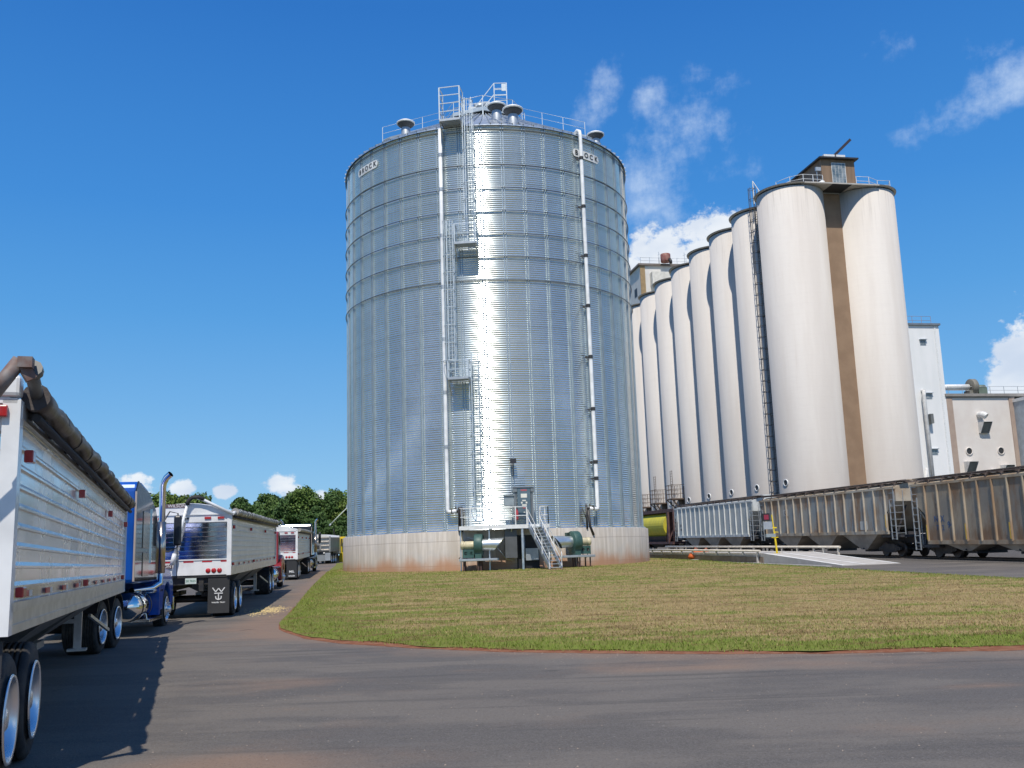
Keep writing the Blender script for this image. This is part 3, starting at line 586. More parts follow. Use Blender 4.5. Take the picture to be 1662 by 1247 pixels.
for t in (-10.3,-2,4.5): mb.bar(bp_(R(t),12.5,3.4),bp_(R(t),11.4,2.3),.06)
mb.tube([bp_(R(-9),11.7,2.9),bp_(R(-5),11.75,2.75),bp_(R(-2),11.75,2.8),bp_(R(3),11.75,1.5),bp_(R(5),11.75,1.4)],.03,6)
mb.build('support_post',GALV,wk)
mb=MB(); warc(mb,R(2.6),R(6.1),11.6,12.3,1.55,3.35,3); mb.build('equipment_box',mat('grey_enclosure',(.11,.115,.12),.5,.2),wk)
# stairs
st=bin_frame('steel_stairway',11.0,12.6,label='galvanised steel stairs with handrails leading up to the bin walkway',cat='stairs')
zb,ztop=0.,3.55-(G(63)+.05); L=2.2; ns=13; tr=MB()
OUT=1
mb=MB()
for s in (-.36,.36):
    mb.bar((s-.0,0,ztop),(s-.75,OUT*L,0.05),.05,.24,up=(0,0,1))
mb.build('stringer',GALV,st)
mb=MB()
for i in range(ns):
    f_=(i+.5)/ns; y=L*f_; z=ztop*(1-f_); x=-.75*f_; mb.box(x-.35,x+.35,OUT*y-.12,OUT*y+.12,z-.02,z+.02)
mb.build('tread',GALV,st)
for s in (-.38,.38):
    mb=MB()
    for f_ in (0,.33,.66,1): mb.bar((s-.75*f_,OUT*L*f_,ztop*(1-f_)),(s-.75*f_,OUT*L*f_,ztop*(1-f_)+1.),.05)
    for h in (.5,1.): mb.tube([(s,0,ztop+h),(s-.75,OUT*L,h+.03)],.025,8)
    mb.tube([(s,0,ztop+1),(s-.75,OUT*L,1.03),(s-.75,OUT*L+.12,.9),(s-.75,OUT*L+.08,.5)],.025,8); mb.build('handrail',WSTEEL,st)
mb=MB(); mb.box(-1.2,-.32,OUT*L-.1,OUT*L+.35,-.04,.03); mb.build('foot_plate',mat('rusty_plate',(.22,.13,.09),.8),st)
# control cabinet
cb=bin_frame('control_cabinet',8.6,12.0,label='tall grey electrical control cabinet with stickers at the top of the stairs',cat='cabinet'); cb.location.z=3.57
BL=mat('cabinet_blue_grey',(.14,.20,.24),.4,.3)
mb=MB(); mb.box(-.42,.42,-.25,.25,.55,2.35); mb.build('enclosure',BL,cb)
mb=MB(); mb.box(-.42,.42,.25,.29,.55,2.35); mb.build('enclosure_door',BL,cb,bevel=.01)
mb=MB()
for s in (-.62,.52): mb.box(s,s+.1,-.2,.22,.2,2.3)
for s in (-.5,.45): mb.box(s,s+.04,-.2,.22,.2,2.3)
mb.box(-.68,.68,-.3,.34,2.36,2.42); mb.box(-.7,-.44,.05,.3,2.1,2.34); mb.box(.44,.7,.05,.3,2.1,2.34)
for s in (-.57,.57): mb.bar((s,0,0),(s,0,.3),.08)
mb.build('cabinet_frame',mat('frame_grey',(.25,.28,.3),.5,.4),cb)
mb=MB(); mb.box(-.2,.2,.292,.296,1.72,1.97); mb.box(-.12,.12,.292,.296,1.5,1.58); mb.box(-.2,-.1,.292,.296,1.35,1.46); mb.box(.1,.2,.292,.296,1.35,1.46); mb.box(-.16,.14,.292,.296,1.2,1.3); mb.box(-.05,.05,.292,.296,.75,.83); mb.build('white_sticker',mat('sticker',(.8,.78,.7),.5),cb)
mb=MB(); mb.box(-.2,.2,.292,.296,2.15,2.24); mb.box(-.08,.1,.297,.3,1.04,1.12); mb.build('red_sticker',mat('sticker_red',(.45,.1,.12),.5),cb)
mb=MB(); mb.box(.64,1.25,-.05,.2,1.25,1.85); mb.box(.62,1.27,-.1,.28,1.86,1.9); mb.build('side_box',mat('box_grey',(.33,.38,.4),.5,.3),cb)
mb=MB(); mb.lathe([(0,.2),(.09,.22),(.1,.3),(.1,.75),(.04,.85),(.04,.92)],16,o=(.52,.45,.1)); mb.build('fire_extinguisher',mat('extinguisher_red',(.4,.05,.06),.35),cb)
# ================================================================ CONCRETE SILOS
SR=3.9; SH=43.84; SA=(34.35,112.9); ST=-.1839
sd_=Vector((math.sin(ST),math.cos(ST),0)); sn_=Vector((math.cos(ST),-math.sin(ST),0))
pm=bpy.data.materials.new('painted_concrete'); pm.use_nodes=True; g=N(pm.node_tree); b=pm.node_tree.nodes['Principled BSDF']
pos=g.n('ShaderNodeNewGeometry').outputs['Position']; _,_,z=g.xyz(pos)
c=g.mix(g.ramp(g.noise(g.scale(pos,(1,1,.12)),.35,6,.6),.35,.65),(.55,.505,.455),(.61,.57,.52))
c=g.mix(g.ramp(g.noise(g.scale(pos,(.4,.4,2.2)),.9,5,.6),.5,.75,0,.35),c,(.56,.52,.48))
fz=g.math('FRACT',g.math('DIVIDE',z,1.22)); c=g.mix(g.math('MULTIPLY',g.math('GREATER_THAN',fz,.97),.10),c,(.4,.36,.32))
c=g.mix(g.ramp(g.noise(g.scale(pos,(3.5,3.5,.10)),1.2,5,.7),.58,.8,0,.3),c,(.44,.38,.32))
c=g.mix(g.ramp(z,3,14,.3,0),c,(.55,.45,.37)); c=g.mix(g.math('MULTIPLY',g.ramp(z,43.6,36,.55,0),g.ramp(g.noise(g.scale(pos,(5,5,.12)),1.,5,.7),.5,.7)),c,(.36,.33,.30))
g.put(b.inputs['Base Color'],c); b.inputs['Roughness'].default_value=.8
bp=g.n('ShaderNodeBump'); bp.inputs['Strength'].default_value=.25; bp.inputs['Distance'].default_value=.05; g.put(bp.inputs['Height'],g.noise(g.scale(pos,(1,1,2.5)),1.1,5)); g.put(b.inputs['Normal'],bp.outputs[0])
ROOFM=mat('silo_roof_edge',(.20,.19,.18),.8,0,(.2,.19,.18),3)
BRN=mat('brown_paint',(.24,.155,.095),.75,0,(.28,.185,.115),.6)
def silo_meshes():
    zb=0; mb=MB(); mb.lathe([(SR,zb),(SR,SH-.35),(0,SH-.35)],72); body=mb.mesh('silo_wall',pm)
    mb=MB(); mb.lathe([(SR+.27,SH-.11),(SR+.29,SH-.02),(SR+.25,SH),(0,SH+.02)],72,smooth=False); rim=mb.mesh('silo_roof',ROOFM)
    mb=MB(); mb.lathe([(SR-.02,SH-.16),(SR+.27,SH-.11)],72); eav=mb.mesh('silo_soffit',pm)
    mb=MB(); mb.lathe([(.42,0),(.42,.1),(.33,.12),(.33,.03),(0,.03)],20,axis='x'); port=mb.mesh('silo_port',WSTEEL)
    mb=MB(); mb.lathe([(0,.045),(.32,.045)],20,axis='x'); hole=mb.mesh('port_cover',DARK)
    return body,rim,port,hole,eav
sb,sr_,sp,shm,sev=silo_meshes()
ordn=['nearest','second','third','fourth','fifth','sixth','seventh','eighth']
def make_silo(c,label):
    o=empty('grain_silo',(c.x,c.y,0),label=label,cat='silo',group='concrete grain silos standing in rows')
    w_=inst(sb,'silo_wall',o,(0,0,G(c.y)-.3),(0,0,0),(1,1,(SH-G(c.y)+.3)/SH)); inst(sev,'silo_soffit',inst(sr_,'silo_roof',o))
    a=math.atan2(-.375,-.927); p=(SR*math.cos(a)*.99,SR*math.sin(a)*.99,8.9)   # port faces the track
    pt=inst(sp,'silo_port',o,p,(0,0,a)); inst(shm,'port_cover',pt)
    return o
A0=Vector((*SA,0))
for k in range(8):
    make_silo(A0+sd_*(2*SR*k),'pale concrete grain silo, %s of the left row counting back from the brown strip'%ordn[k])
A1=A0+sn_*(2*SR+1.54)
make_silo(A1,'tall pale concrete grain silo standing right of the brown wall strip')
# head gallery, slab and brown strip: one structure with its parts
gal=empty('silo_gallery',(A0.x,A0.y,0),heading=ST,label='brown roof gallery and brown wall strip between the front two silos',cat='gallery')
gw=2*SR+1.54; cxg=gw/2
mb=MB(); mb.box(cxg-1.25,cxg+1.25,-1.5,1,G(108)-.3,SH-.4); mb.build('brown_strip',BRN,gal)
mb=MB(); mb.box(-.1,gw+.1,-(SR+.35),-1.5,SH-.19,SH-.03); mb.box(-.1,gw+.1,-1.5,2*SR*7,SH-.33,SH-.04); mb.build('roof_slab',mat('slab_concrete',(.42,.39,.35),.85,0,(.5,.47,.43),2),gal)
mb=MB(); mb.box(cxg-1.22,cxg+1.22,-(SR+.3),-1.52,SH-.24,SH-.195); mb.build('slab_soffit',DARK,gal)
mb=MB(); gx0,gx1=cxg-2.15,cxg+2.15; mb.box(gx0,gx1,-3.6,2*SR*7.6,SH,SH+3.1); mb.build('gallery_wall',mat('brown_siding',(.20,.13,.08),.7,0,(.25,.165,.105),.8,stretch=(3,3,.3)),gal)
mb=MB(); mb.box(gx0-.35,gx1+.35,-4.1,2*SR*7.6,SH+3.1,SH+3.28); mb.build('gallery_roof',DARK,gal)
mb=MB(); mb.box(cxg-.85,cxg+.95,-3.64,-3.6,SH+.15,SH+2.7); wn_=mb.build('window',WSTEEL,gal)
mb=MB()
for i in range(4):
    for j in range(4):
        x0=cxg-.8+i*.43; z0_=SH+.2+j*.62; mb.box(x0,x0+.39,-3.66,-3.645,z0_,z0_+.57)
mb.build('pane',mat('window_glass',(.10,.14,.16),.12,0,(.3,.33,.34),.9,spec=.8),wn_)
for s,x0,x1 in ((-1,-1.2,gx0),(1,gx1,gw+2.4)):
    mb=MB(); pts=[Vector((x,-3.7 if 0<x<gw else -2.8,SH)) for x in lin(x0,x1,4)]
    for p in pts: mb.bar(p,p+Vector((0,0,1.05)),.06)
    for h in (.5,1.05): mb.tube([p+Vector((0,0,h)) for p in pts],.03,6)
    e=pts[0] if s<0 else pts[-1]; q=e+Vector((-.9*1 if s<0 else .9,1.8,0)); mb.bar(q,q+Vector((0,0,1.05)),.06)
    for h in (.5,1.05): mb.tube([e+Vector((0,0,h)),q+Vector((0,0,h))],.03,6)
    mb.build('roof_railing',WSTEEL,gal)
mb=MB(); mb.box(cxg-1.55,cxg-.15,-3.4,-2.4,SH+3.28,SH+3.85); mb.box(cxg+.05,cxg+1.2,-3.4,-2.4,SH+3.28,SH+3.85); mb.build('roof_vent_box',WSTEEL,gal)
mb=MB(); mb.bar((cxg-.3,-3.,SH+3.6),(cxg+2.15,-3.2,SH+5.9),.4,.32); mb.bar((cxg-.1,-3.,SH+3.2),(cxg-.1,-3.,SH+3.9),.3); mb.build('hoist_beam',mat('rusty_black',(.03,.022,.03),.6),gal)
mb=MB(); mb.box(gx0-.75,gx0-.1,-3.7,-3.45,SH+1.6,SH+2.05); mb.bar((gx0-.6,-3.55,SH),(gx0-.6,-3.55,SH+1.7),.06); mb.build('floodlight',GALVD,gal)
mb=MB(); mb.lathe([(.35,0),(.32,.2),(0,.38)],16,o=(gx0-.2,-3.8,SH)); mb.build('roof_cap',WSTEEL,gal)
# caged ladder in the angle between the first two silos
mid=A0+sd_*SR; lp=mid-sn_*2.6
lad=empty('silo_ladder',(lp.x,lp.y,0),heading=ST,label='dark caged access ladder climbing between the two nearest silos',cat='ladder')
mb=MB(); LD=mat('weathered_steel',(.13,.115,.10),.7,.3)
for y in (-.25,.25): mb.bar((0,y,1),(0,y,SH+2.3),.07)
z=1.5
while z<SH+2: mb.tube([(0,-.25,z),(0,.25,z)],.02,5); z+=.3
mb.build('ladder_rail',LD,lad); mb=MB(); z=4
while z<SH+2.4:
    mb.tube([(0,-.25,z)]+[(-.4-.42*math.cos(a),.46*math.sin(a),z) for a in lin(R(-90),R(90),8)]+[(0,.25,z)],.03,5); z+=1.35
for a in lin(R(-80),R(80),5): mb.bar((-.4-.42*math.cos(a),.46*math.sin(a),4),(-.4-.42*math.cos(a),.46*math.sin(a),SH+2.2),.045,.02)
mb.build('safety_cage',LD,lad)
mb=MB(); mb.box(.25,.95,-.3,.45,1,SH-2.0)
z=5
while z<SH-2: mb.box(-.1,1.0,-.42,.5,z,z+.14); z+=4.1
mb.build('cable_chute',mat('grey_chute',(.19,.17,.155),.7,.2,(.26,.24,.21),.5,stretch=(1,1,.2)),lad)
mb=MB(); mb.bar((-.3,-.3,SH),(-.3,-.3,SH+3),.1); mb.bar((-.3,-.3,SH+3),(1.3,-.6,SH+.1),.09); mb.bar((.3,-.4,SH+1.9),(.3,-.4,SH),.06); mb.build('top_rail',WSTEEL,lad)
# small balconies at the foot of the far silos
for k in (5,6,7):
    c=A0+sd_*(2*SR*k-SR+.9)-sn_*2.9; c=c+sd_*(-.6)
    zt_=9.4-.2*(k-5)
    bl=empty('access_balcony',(c.x,c.y,zt_),heading=ST,label='rusty steel balcony with ladder at the foot of the %s silo gap from the ladder'%['','','','','','fourth','fifth','sixth'][k],cat='balcony',group='access balconies low on the silo row')
    OB=mat('brown_oxide_steel',(.14,.10,.075),.8,.2)
    mb=MB(); mb.box(-2.2,.6,-1.3,1.3,-.18,0); mb.bar((-2.1,-1.2,-.1),(.6,-.3,-3.0),.16); mb.bar((-2.1,1.2,-.1),(.6,.3,-3.0),.16); mb.box(-.4,.6,-.7,.7,-2.4,-.18); mb.build('balcony_deck',OB,bl)
    mb=MB()
    pts=[(-2.15,-1.25),(-2.15,0),(-2.15,1.25),(-.8,1.25),(.4,1.25)]; pts2=[(-2.15,-1.25),(-.8,-1.25),(.4,-1.25)]
    for P_ in (pts,pts2):
        for x,y in P_: mb.bar((x,y,0),(x,y,2.0),.07)
        for h in (.7,1.35,2.0): mb.tube([(x,y,h) for x,y in P_],.035,5)
    mb.bar((-1.6,-.3,-3.4),(-1.6,-.3,4.2),.06); mb.bar((-1.6,.5,-3.4),(-1.6,.5,4.2),.06)
    for z in lin(-3.2,4.1,20): mb.bar((-1.6,-.3,z),(-1.6,.5,z),.035)
    mb.build('balcony_railing',OB,bl)
    mb=MB(); mb.box(.3,.62,-.4,.5,.0,1.9); mb.build('access_door',DARK,bl)
# ================================================================ MILL BUILDINGS
STC=mat('stucco_pale',(.66,.60,.55),.85,0,(.70,.65,.60),.5)
WHT=mat('white_cladding',(.80,.80,.80),.7,0,(.74,.75,.75),.7,stretch=(1,1,.2))
TAN=mat('tan_pilaster',(.36,.27,.22),.85,0,(.40,.31,.25),.8)
def bldg(name,loc,label,**k): return empty(name,loc,heading=ST,label=label,cat='building',**k)
wb=bldg('white_tower',(50.7,122,G(122)),'narrow white mill tower with small windows right of the silos'); hh=29.3-G(122)
mb=MB(); mb.box(-6,4.45,0,9,-.3,hh-.15); mb.build('wall',WHT,wb)
mb=MB(); mb.box(-6.1,4.6,-.25,9.1,hh-.15,hh+.1); mb.build('roof',mat('blue_grey_coping',(.16,.19,.23),.6),wb)
mb=MB(); mb.box(3.75,3.95,-.06,0,0,hh-.15); mb.box(-.3,.0,-.3,-.003,0,hh-.2); mb.build('corner_trim',WSTEEL,wb)
mb=MB()
for x in lin(-3,3.6,6): mb.bar((x,.2,hh),(x,.2,hh+1.1),.04)
for h in (.55,1.1): mb.tube([(-3,.2,hh+h),(3.6,.2,hh+h)],.025,5)
mb.build('roof_railing',mat('red_grey_rail',(.35,.3,.33),.6),wb)
for px,z in ((2.0,26.9),(2.05,19.95),(2.0,12.85),(1.95,7.0)):
    z-=G(122)
    mb=MB(); mb.box(px-.42,px+.42,-.04,-.003,z-.35,z+.35); mb.box(px-.5,px+.5,-.3,0,z+.35,z+.43); w_=mb.build('window',GALVD,wb)
    mb=MB(); mb.box(px-.35,px-.03,-.06,-.043,z-.28,z+.28); mb.box(px+.03,px+.35,-.06,-.043,z-.28,z+.28); mb.build('pane',MATS['window_glass'],w_)
mb=MB(); mb.box(1.5,1.9,-.75,-.0,16.4-G(122),17.6-G(122)); mb.build('louvre_box',mat('grey_louvre',(.16,.17,.17),.6),wb)
mb=MB(); mb.tube([(1.2,-.4,20.6-G(122)),(1.0,-.5,19.9-G(122)),(1.0,-.6,5.5-G(122))],.24,14); mb.tube([(.3,-.6,10.8-G(122)),(-1.1,-.7,5.0-G(122))],.2,12); mb.bar((-1.3,-.7,5.3-G(122)),(1.2,-.7,4.9-G(122)),.22)
mb.bar((.1,-.6,8.6-G(122)),(.1,-.6,6.6-G(122)),.12); mb.bar((-.4,-.6,6.6-G(122)),(.9,-.6,6.6-G(122)),.1); mb.tube([(1.2,-.4,20.6-G(122)),(1.2,.1,20.6-G(122))],.24,12); mb.build('spout_pipe',mat('white_spout',(.62,.62,.61),.5),wb)
bb=bldg('beige_mill',(55.62,123.02,G(121)),'wide beige mill building with tan pilasters, round vents and hooded vents'); hb=20.2-G(121)
mb=MB(); mb.box(-.5,8.3,0,16,-.3,hb-.45); mb.build('wall',STC,bb)
mb=MB(); mb.box(-.62,.22,-.12,0,-.3,hb-.45); mb.box(8.3,9.1,-.12,14,-.3,hb-.45); mb.build('pilaster',TAN,bb)
mb=MB(); mb.box(-.75,17,-.3,16.1,hb-.3,hb+.05); mb.box(-.6,9.1,-.14,15.9,hb-.45,hb-.3); mb.build('roof',mat('coping_grey',(.27,.25,.23),.7),bb)
mb=MB()
for x in lin(0,16,9): mb.bar((x,.2,hb),(x,.2,hb+1.05),.045)
for h in (.55,1.05): mb.tube([(0,.2,hb+h),(16,.2,hb+h)],.025,5)
mb.build('roof_railing',GALVD,bb)
def hood(x,z,s=1.):
    mb=MB(); w_=.62*s
    mb.add([(x-w_,0,z-.7*s),(x+w_,0,z-.7*s),(x+w_,0,z+.7*s),(x-w_,0,z+.7*s),(x-w_,-1.25*s,z+.62*s),(x+w_,-1.25*s,z+.62*s),(x-w_,-.35*s,z-.75*s),(x+w_,-.35*s,z-.75*s)],[(0,6,4,3),(1,2,5,7),(3,4,5,2),(0,1,7,6)])
    o=mb.build('vent_hood',mat('vent_white',(.66,.66,.65),.5),bb); sm2=o.modifiers.new('t','SOLIDIFY'); sm2.thickness=.04
    mb=MB(); mb.hexa([(x-w_*.9,-.3*s,z-.68*s),(x+w_*.9,-.3*s,z-.68*s),(x+w_*.9,-.25*s,z-.68*s),(x-w_*.9,-.25*s,z-.68*s)],[(x-w_*.9,-1.1*s,z+.5*s),(x+w_*.9,-1.1*s,z+.5*s),(x+w_*.9,-1.05*s,z+.52*s),(x-w_*.9,-1.05*s,z+.52*s)]); mb.build('vent_louvre',mat('grey_louvre'),o)
def elbow(x,z):
    mb=MB(); mb.tube([(x,0,z),(x,-.5,z),(x+.12,-.8,z-.08),(x+.25,-1.0,z-.3)],[.42,.42,.42,.4],18,caps=False); mb.tube([(x+.02,0,z),(x+.02,-.5,z),(x+.14,-.8,z-.1),(x+.24,-.95,z-.25)],[.38,.38,.38,.36],18,caps=True); mb.build('vent_elbow',MATS['vent_white'],bb,fix=False)
mat('vent_white',(.66,.66,.65),.5)
elbow(3.85,17.5-G(121)); hood(4.15,15.9-G(121)); hood(1.55,10.9-G(121)); elbow(4.9,10.2-G(121)); hood(6.6,10.4-G(121))
for x in (1.85,6.35):
    mb=MB(); mb.lathe([(.5,0),(.5,-.12),(.4,-.12),(.4,-.02),(0,-.02)],24,axis='y',o=(x,0,12.9-G(121))); mb.build('round_vent',STC,bb,fix=False)
    mb=MB(); mb.lathe([(0,-.03),(.39,-.03)],24,axis='y',o=(x,0,12.9-G(121))); mb.build('vent_opening',DARK,bb,fix=False)
# roof blower and duct
bw=empty('roof_blower',(59.5,123.4,20.25),heading=ST,label='grey green blower with white duct on the roof of the beige mill',cat='blower')
mb=MB(); mb.tube([(-4.6,1,.95),(-.6,1,1.0)],.38,16); mb.build('duct',WSTEEL,bw)
mb=MB(); mb.lathe([(.2,-.35),(1.0,-.35),(1.05,-.3),(1.05,.3),(1.0,.35),(.2,.35)],30,axis='x',o=(-.1,1,1.0)); mb.box(-.9,.2,.4,1.6,0,.5); mb.build('blower_housing',mat('khaki_grey',(.2,.19,.16),.6),bw)
mb=MB(); mb.box(.5,1.7,.5,1.5,.0,.9); mb.lathe([(0,.5),(.45,.5),(.45,1.6),(0,1.6)],18,axis='x',o=(0,1,.85)); mb.build('blower_motor',mat('green_grey',(.14,.18,.14),.6),bw)
mt=bldg('metal_mill_annex',(64.9,121.6,G(119)),'ribbed blue grey metal annex at the right edge beside the beige mill')
mb=MB(); pr=[]
for i in range(40): pr+=[(i*.3,0),(i*.3+.12,0),(i*.3+.15,-.06),(i*.3+.27,-.06)]
mb.prism(pr+[(12,10),(0,10)],'z',-.3,19.1-G(119)); mb.build('wall',mat('ribbed_blue_metal',(.38,.45,.52),.5,.4),mt)
mb=MB(); mb.box(-.1,12.1,-.15,10.1,19.1-G(119),19.5-G(119)); mb.build('roof',WSTEEL,mt)
# distant head house tower behind the row
hh_=empty('head_house',(25.85,185,G(185)),heading=ST,label='pale head house tower with red tank rising behind the far end of the silo row',cat='building'); H=57.6-G(185)
mb=MB(); mb.box(0,22,0,20,-.3,H-.5); mb.build('wall',mat('head_house_paint',(.64,.62,.58),.85,0,(.7,.68,.64),.5),hh_)
mb=MB(); mb.box(-.05,.95,-.12,0,-.3,H-.5); mb.build('pilaster',mat('ochre_paint',(.36,.25,.13),.85),hh_)
mb=MB(); mb.box(-.4,22.4,-.4,20.4,H-.5,H-.1); mb.build('roof',mat('coping_brown',(.2,.17,.15),.8),hh_)
mb=MB(); mb.box(1.9,9,-1.6,0,H-4.6,H-2.1); mb.hexa([(2.3,-.3,H-6.9),(9,-.3,H-6.9),(9,0,H-6.9),(2.3,0,H-6.9)],[(1.9,-1.6,H-4.6),(9,-1.6,H-4.6),(9,0,H-4.6),(1.9,0,H-4.6)]); mb.build('hopper_bay',mat('bay_cream',(.74,.70,.62),.8),hh_)
mb=MB(); mb.box(-.03,0,2.5,4.2,H-6.,H-4.3); mb.build('side_window',DARK,hh_)
mb=MB()
for x in lin(.2,21,12): mb.bar((x,.1,H-.1),(x,.1,H+1.3),.06)
for h in (.7,1.3): mb.tube([(.2,.1,H-.1+h),(21,.1,H-.1+h)],.03,5)
for x in (4.2,9.5): mb.bar((x,.5,H),(x,.5,H+2.6),.07); mb.bar((x-.3,.5,H+1.9),(x+.3,.5,H+2.2),.06)
mb.build('roof_railing',GALVD,hh_)
rt_=empty('roof_tank',(30.9,184.6,57.55),label='rusty red round tank on the roof of the distant head house',cat='tank')
mb=MB(); mb.lathe([(0,0),(.95,0),(.98,.1),(.98,1.5),(.9,1.6),(0,1.65)],24); mb.build('shell',mat('red_oxide_tank',(.22,.06,.05),.6,0,(.32,.16,.12),1.2),rt_,fix=False)
mb=MB(); mb.tube([(.6,-.9,.3),(.75,-1.25,-.1),(.75,-1.3,-.7)],.3,12); mb.build('outlet',DARK,rt_)
# ================================================================ RAILWAY
def poly_strip(name,x0,y0,x1,y1,halfw,z,m,n=40,kind='structure'):
    t=np.linspace(0,1,n)[:,None]; d=np.array([x1-x0,y1-y0]); d=d/np.hypot(*d); q=np.array([d[1],-d[0]]); s=np.array(halfw)[None]
    X=x0+(x1-x0)*t+q[0]*s; Y=y0+(y1-y0)*t+q[1]*s; return tag(grid_obj(name,X,Y,gz(Y)+np.array(z)[None],m),kind=kind)
TH=-.166; td=Vector((math.sin(TH),math.cos(TH),0)); tn=Vector((math.cos(TH),-math.sin(TH),0))
T0=Vector((23.6,58.8,0))+tn*1.55      # centre line passes here
def TP(s,off=0): p=T0+td*s+tn*off; return p
a,b_=TP(-70),TP(110)
poly_strip('ballast',a.x,a.y,b_.x,b_.y,(-2.6,-1.7,0,1.7,2.6,14),(.010,.03,.03,.03,.03,.02),mat('ballast_stone',(.05,.045,.04),.95,0,(.13,.115,.10),14,.4,.6,bump=1.,bscale=30),90)  # stone colour darkened to carry the shade seen under the cars
rmat=mat('rail_steel',(.15,.10,.07),.5,.6); 
for s in (-.72,.72):
    mb=MB(); n=60; pr=[TP(-65+170*i/n,s) for i in range(n+1)]
    for p,q in zip(pr[:-1],pr[1:]): mb.bar((p.x,p.y,G(p.y)+.04),(q.x,q.y,G(q.y)+.04),.07,.16)
    tag(mb.build('rail',rmat),kind='structure')
mb=MB()
for i in range(240): p=TP(-60+.65*i); z=G(p.y)-.01; q1,q2=p-tn*1.25,p+tn*1.25; mb.bar((q1.x,q1.y,z),(q2.x,q2.y,z),.22,.14)
tag(mb.build('sleepers',mat('sleeper_wood',(.07,.05,.04),.9)),kind='structure')
def car_mat(name,c0,c1,rust,rl,rh,top):
    m=bpy.data.materials.new(name); m.use_nodes=True; g=N(m.node_tree); b=m.node_tree.nodes['Principled BSDF']
    oc=g.n('ShaderNodeTexCoord').outputs['Object']; x,y,z=g.xyz(oc)
    c=g.mix(g.ramp(g.noise(g.scale(oc,(1,.8,.7)),.55,5,.6),.38,.62),c0,c1)
    k=g.math('ADD',g.noise(g.scale(oc,(1,1.1,.35)),1.1,6,.65),g.math('MULTIPLY',g.ramp(z,2.9,4.8),top)); k=g.math('ADD',k,g.math('MULTIPLY',g.ramp(z,1.9,1.2),.10))
    c=g.mix(g.ramp(k,rl,rh),c,rust); c=g.mix(g.ramp(g.noise(oc,5,6,.7),.6,.75,0,.5),c,tuple(v*.45 for v in rust))
    g.put(b.inputs['Base Color'],c); b.inputs['Roughness'].default_value=.7; MATS[name]=m; return m
CM1=car_mat('faded_grey_car_paint',(.44,.48,.47),(.52,.55,.54),(.26,.24,.21),.62,.85,.1)
CM2=car_mat('rust_stained_grey_car_paint',(.36,.345,.31),(.27,.30,.31),(.25,.155,.09),.46,.70,.18)
CM3=car_mat('brown_stained_car_paint',(.33,.275,.205),(.23,.205,.175),(.21,.125,.07),.46,.72,.16)
HOPB=mat('hopper_tan',(.46,.40,.33),.8,0,(.33,.28,.23),1.2)
CDARK=mat('dark_blue_steel',(.035,.04,.05),.6,0,(.06,.05,.05),2)  # dark blue-grey steel of sills, gates and end platforms
def bogie_meshes():
    mb=MB()
    for s in (-1,1):
        x=s*1.02; mb.prism([(-1.25,.55),(-1.25,.42),(-.5,.25),(.5,.25),(1.25,.42),(1.25,.55),(.5,.78),(-.5,.78)],'x',x-.07,x+.07)
        for y in (-.88,.88): mb.lathe([(0,-.1),(.14,-.1),(.14,.1),(0,.1)],12,axis='x',o=(x,y,.46))
        for y in (-.15,0,.15): mb.tube([(x,y,.3),(x,y,.62)],.06,8)
    mb.box(-1.1,1.1,-.2,.2,.5,.72)
    for y in (-.88,.88): mb.tube([(-.8,y,.46),(.8,y,.46)],.08,10)
    fr_=mb.mesh('bogie',mat('bogie_iron',(.05,.042,.038),.8,0,(.09,.07,.055),4)); mb.fix(fr_)
    mb=MB(); 
    mb.lathe([(0,-.02),(.1,-.06),(.3,-.02),(.42,-.04),(.46,-.05),(.46,.05),(.5,.06),(.5,.09),(.3,.04),(0,.06)],28,axis='x'); wm=mb.mesh('wheel',mat('wheel_iron',(.09,.07,.06),.5,.5)); return fr_,wm
BGM,WHM=bogie_meshes()
